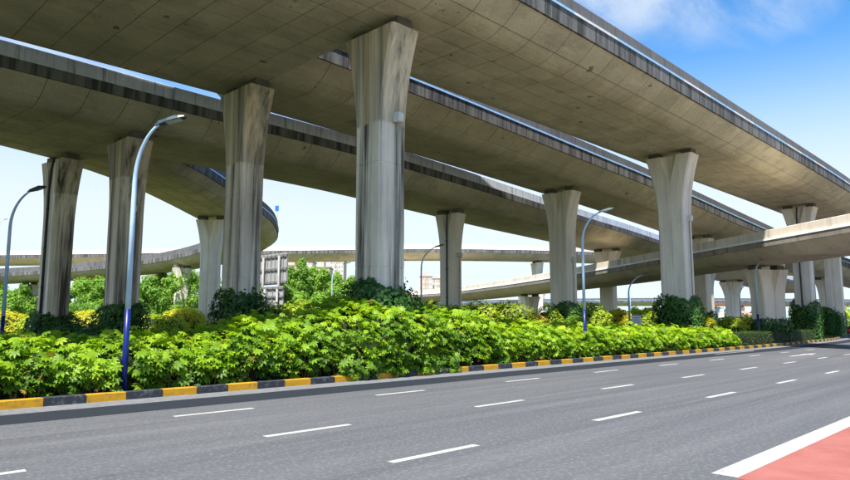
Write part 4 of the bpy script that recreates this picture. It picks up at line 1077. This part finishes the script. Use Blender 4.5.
building('pink tan apartment block partly behind the slim piped pier', 433, 446, 279, 620, 'apt_tan', 9, 5)
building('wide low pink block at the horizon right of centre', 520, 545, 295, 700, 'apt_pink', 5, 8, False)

# sheds at the right horizon
def shed(label, u, dpt, L, W, H):
    x, y = px(u, dpt); root = empty('shed', (x, y, -0.03), YAW - math.pi/2 + 0.2); tag(root, label, 'shed')
    MB().box(-L/2, L/2, 0, W, 0, H).build('wall', 'shed_white', root)
    V = [(-L/2-.3, -.3, H+.004), (L/2+.3, -.3, H+.004), (L/2+.3, W+.3, H+.004), (-L/2-.3, W+.3, H+.004), (-L/2-.3, W/2, H+1.3), (L/2+.3, W/2, H+1.3)]
    MB().add(V, [(0, 1, 5, 4), (2, 3, 4, 5), (0, 4, 3), (1, 2, 5), (3, 2, 1, 0)]).build('roof', 'shed_roof', root)
    for k in range(6): MB().box(-L/2+L*(k+.25)/6, -L/2+L*(k+.75)/6, -0.05, -0.002, H*.35, H*.75).build('window', 'window_pane', root)
shed('white shed with red roof at the horizon, right of the tall ivy block', 730, 230, 16, 8, 4.5)
shed('low white shed at the right horizon behind the far piers', 750, 240, 14, 8, 4.2)

def car(label, x, y, rz):
    root = empty('parked_car', (x, y, 0.0), rz); tag(root, label, 'car')
    prof2 = [(-2.15, 0.35), (-2.2, 0.75), (-2.05, 0.98), (-1.35, 1.02), (-0.75, 1.44), (0.55, 1.46), (1.2, 1.0), (2.0, 0.86), (2.2, 0.6), (2.15, 0.33)]
    V = []; n = len(prof2)
    for k, yy in enumerate((-0.86, -0.78, 0.78, 0.86)):
        for xx, zz in prof2:
            ins = 0.14 * max(0, (zz - 0.95) / 0.5) if abs(yy) > 0 else 0
            e_ = 0.03 if abs(yy) > 0.8 else 0
            V.append((xx*(1-e_*0.5), yy - math.copysign(ins, yy), zz - (e_ if zz > 0.8 else -e_)))
    F = [(k*n+i, k*n+(i+1) % n, (k+1)*n+(i+1) % n, (k+1)*n+i) for k in range(3) for i in range(n)] + [tuple(range(n))[::-1], tuple(range(3*n, 4*n))]
    body = link('body', mesh('body', V, F), 'car_red', root)
    for sg in (-1, 1):
        q = 0.795; t_ = 0.745
        VV = [(-1.2, sg*q, 1.02), (1.0, sg*q, 1.02), (0.5, sg*t_*0.985, 1.38), (-0.72, sg*t_*0.985, 1.38)]
        VV = [(a_, b_ + sg*0.035, c_) for a_, b_, c_ in VV] + [(a_, b_ - sg*0.02, c_) for a_, b_, c_ in VV]
        MB().add(VV, [(0, 1, 2, 3), (4, 7, 6, 5), (0, 4, 5, 1), (1, 5, 6, 2), (2, 6, 7, 3), (3, 7, 4, 0)]).build('side_window', 'car_glass', root)
        for xx in (-1.3, 1.35):
            w = MB().tube([(xx, sg*0.70, 0.32), (xx, sg*0.885, 0.32)], 0.32, 18).build('tyre', 'tyre', root)
            MB().tube([(xx, sg*0.80, 0.32), (xx, sg*0.90, 0.32)], 0.19, 12).build('rim', 'rim', w)
        MB().box(-2.22, -2.12, sg*0.62-0.16, sg*0.62+0.16, 0.7, 0.86, 0.02).build('tail_light', 'tail_red', root)
        MB().box(2.04, 2.2, sg*0.62-0.17, sg*0.62+0.17, 0.62, 0.78, 0.02).build('headlight', 'headlight', root)
    for xs_, zs_ in (((-1.32, -0.80), (1.06, 1.42)), ((1.16, 0.60), (1.05, 1.43))):
        (a0, a1), (b0, b1) = xs_, zs_; sgn = -1 if a0 < 0 else 1
        VV = [(a0+sgn*0.03, -0.68, b0), (a0+sgn*0.03, 0.68, b0), (a1+sgn*0.03, 0.60, b1), (a1+sgn*0.03, -0.60, b1)]
        VV += [(p_-sgn*0.06, q_, r_) for p_, q_, r_ in VV]
        MB().add(VV, [(0, 1, 2, 3), (4, 7, 6, 5), (0, 4, 5, 1), (1, 5, 6, 2), (2, 6, 7, 3), (3, 7, 4, 0)]).build('windscreen' if sgn > 0 else 'rear_window', 'car_glass', root)
    return root
x, y = px(854, 100)
car('red car cut off by the right picture edge beyond the last pier', x, y, YAW - math.pi/2 + 0.15)
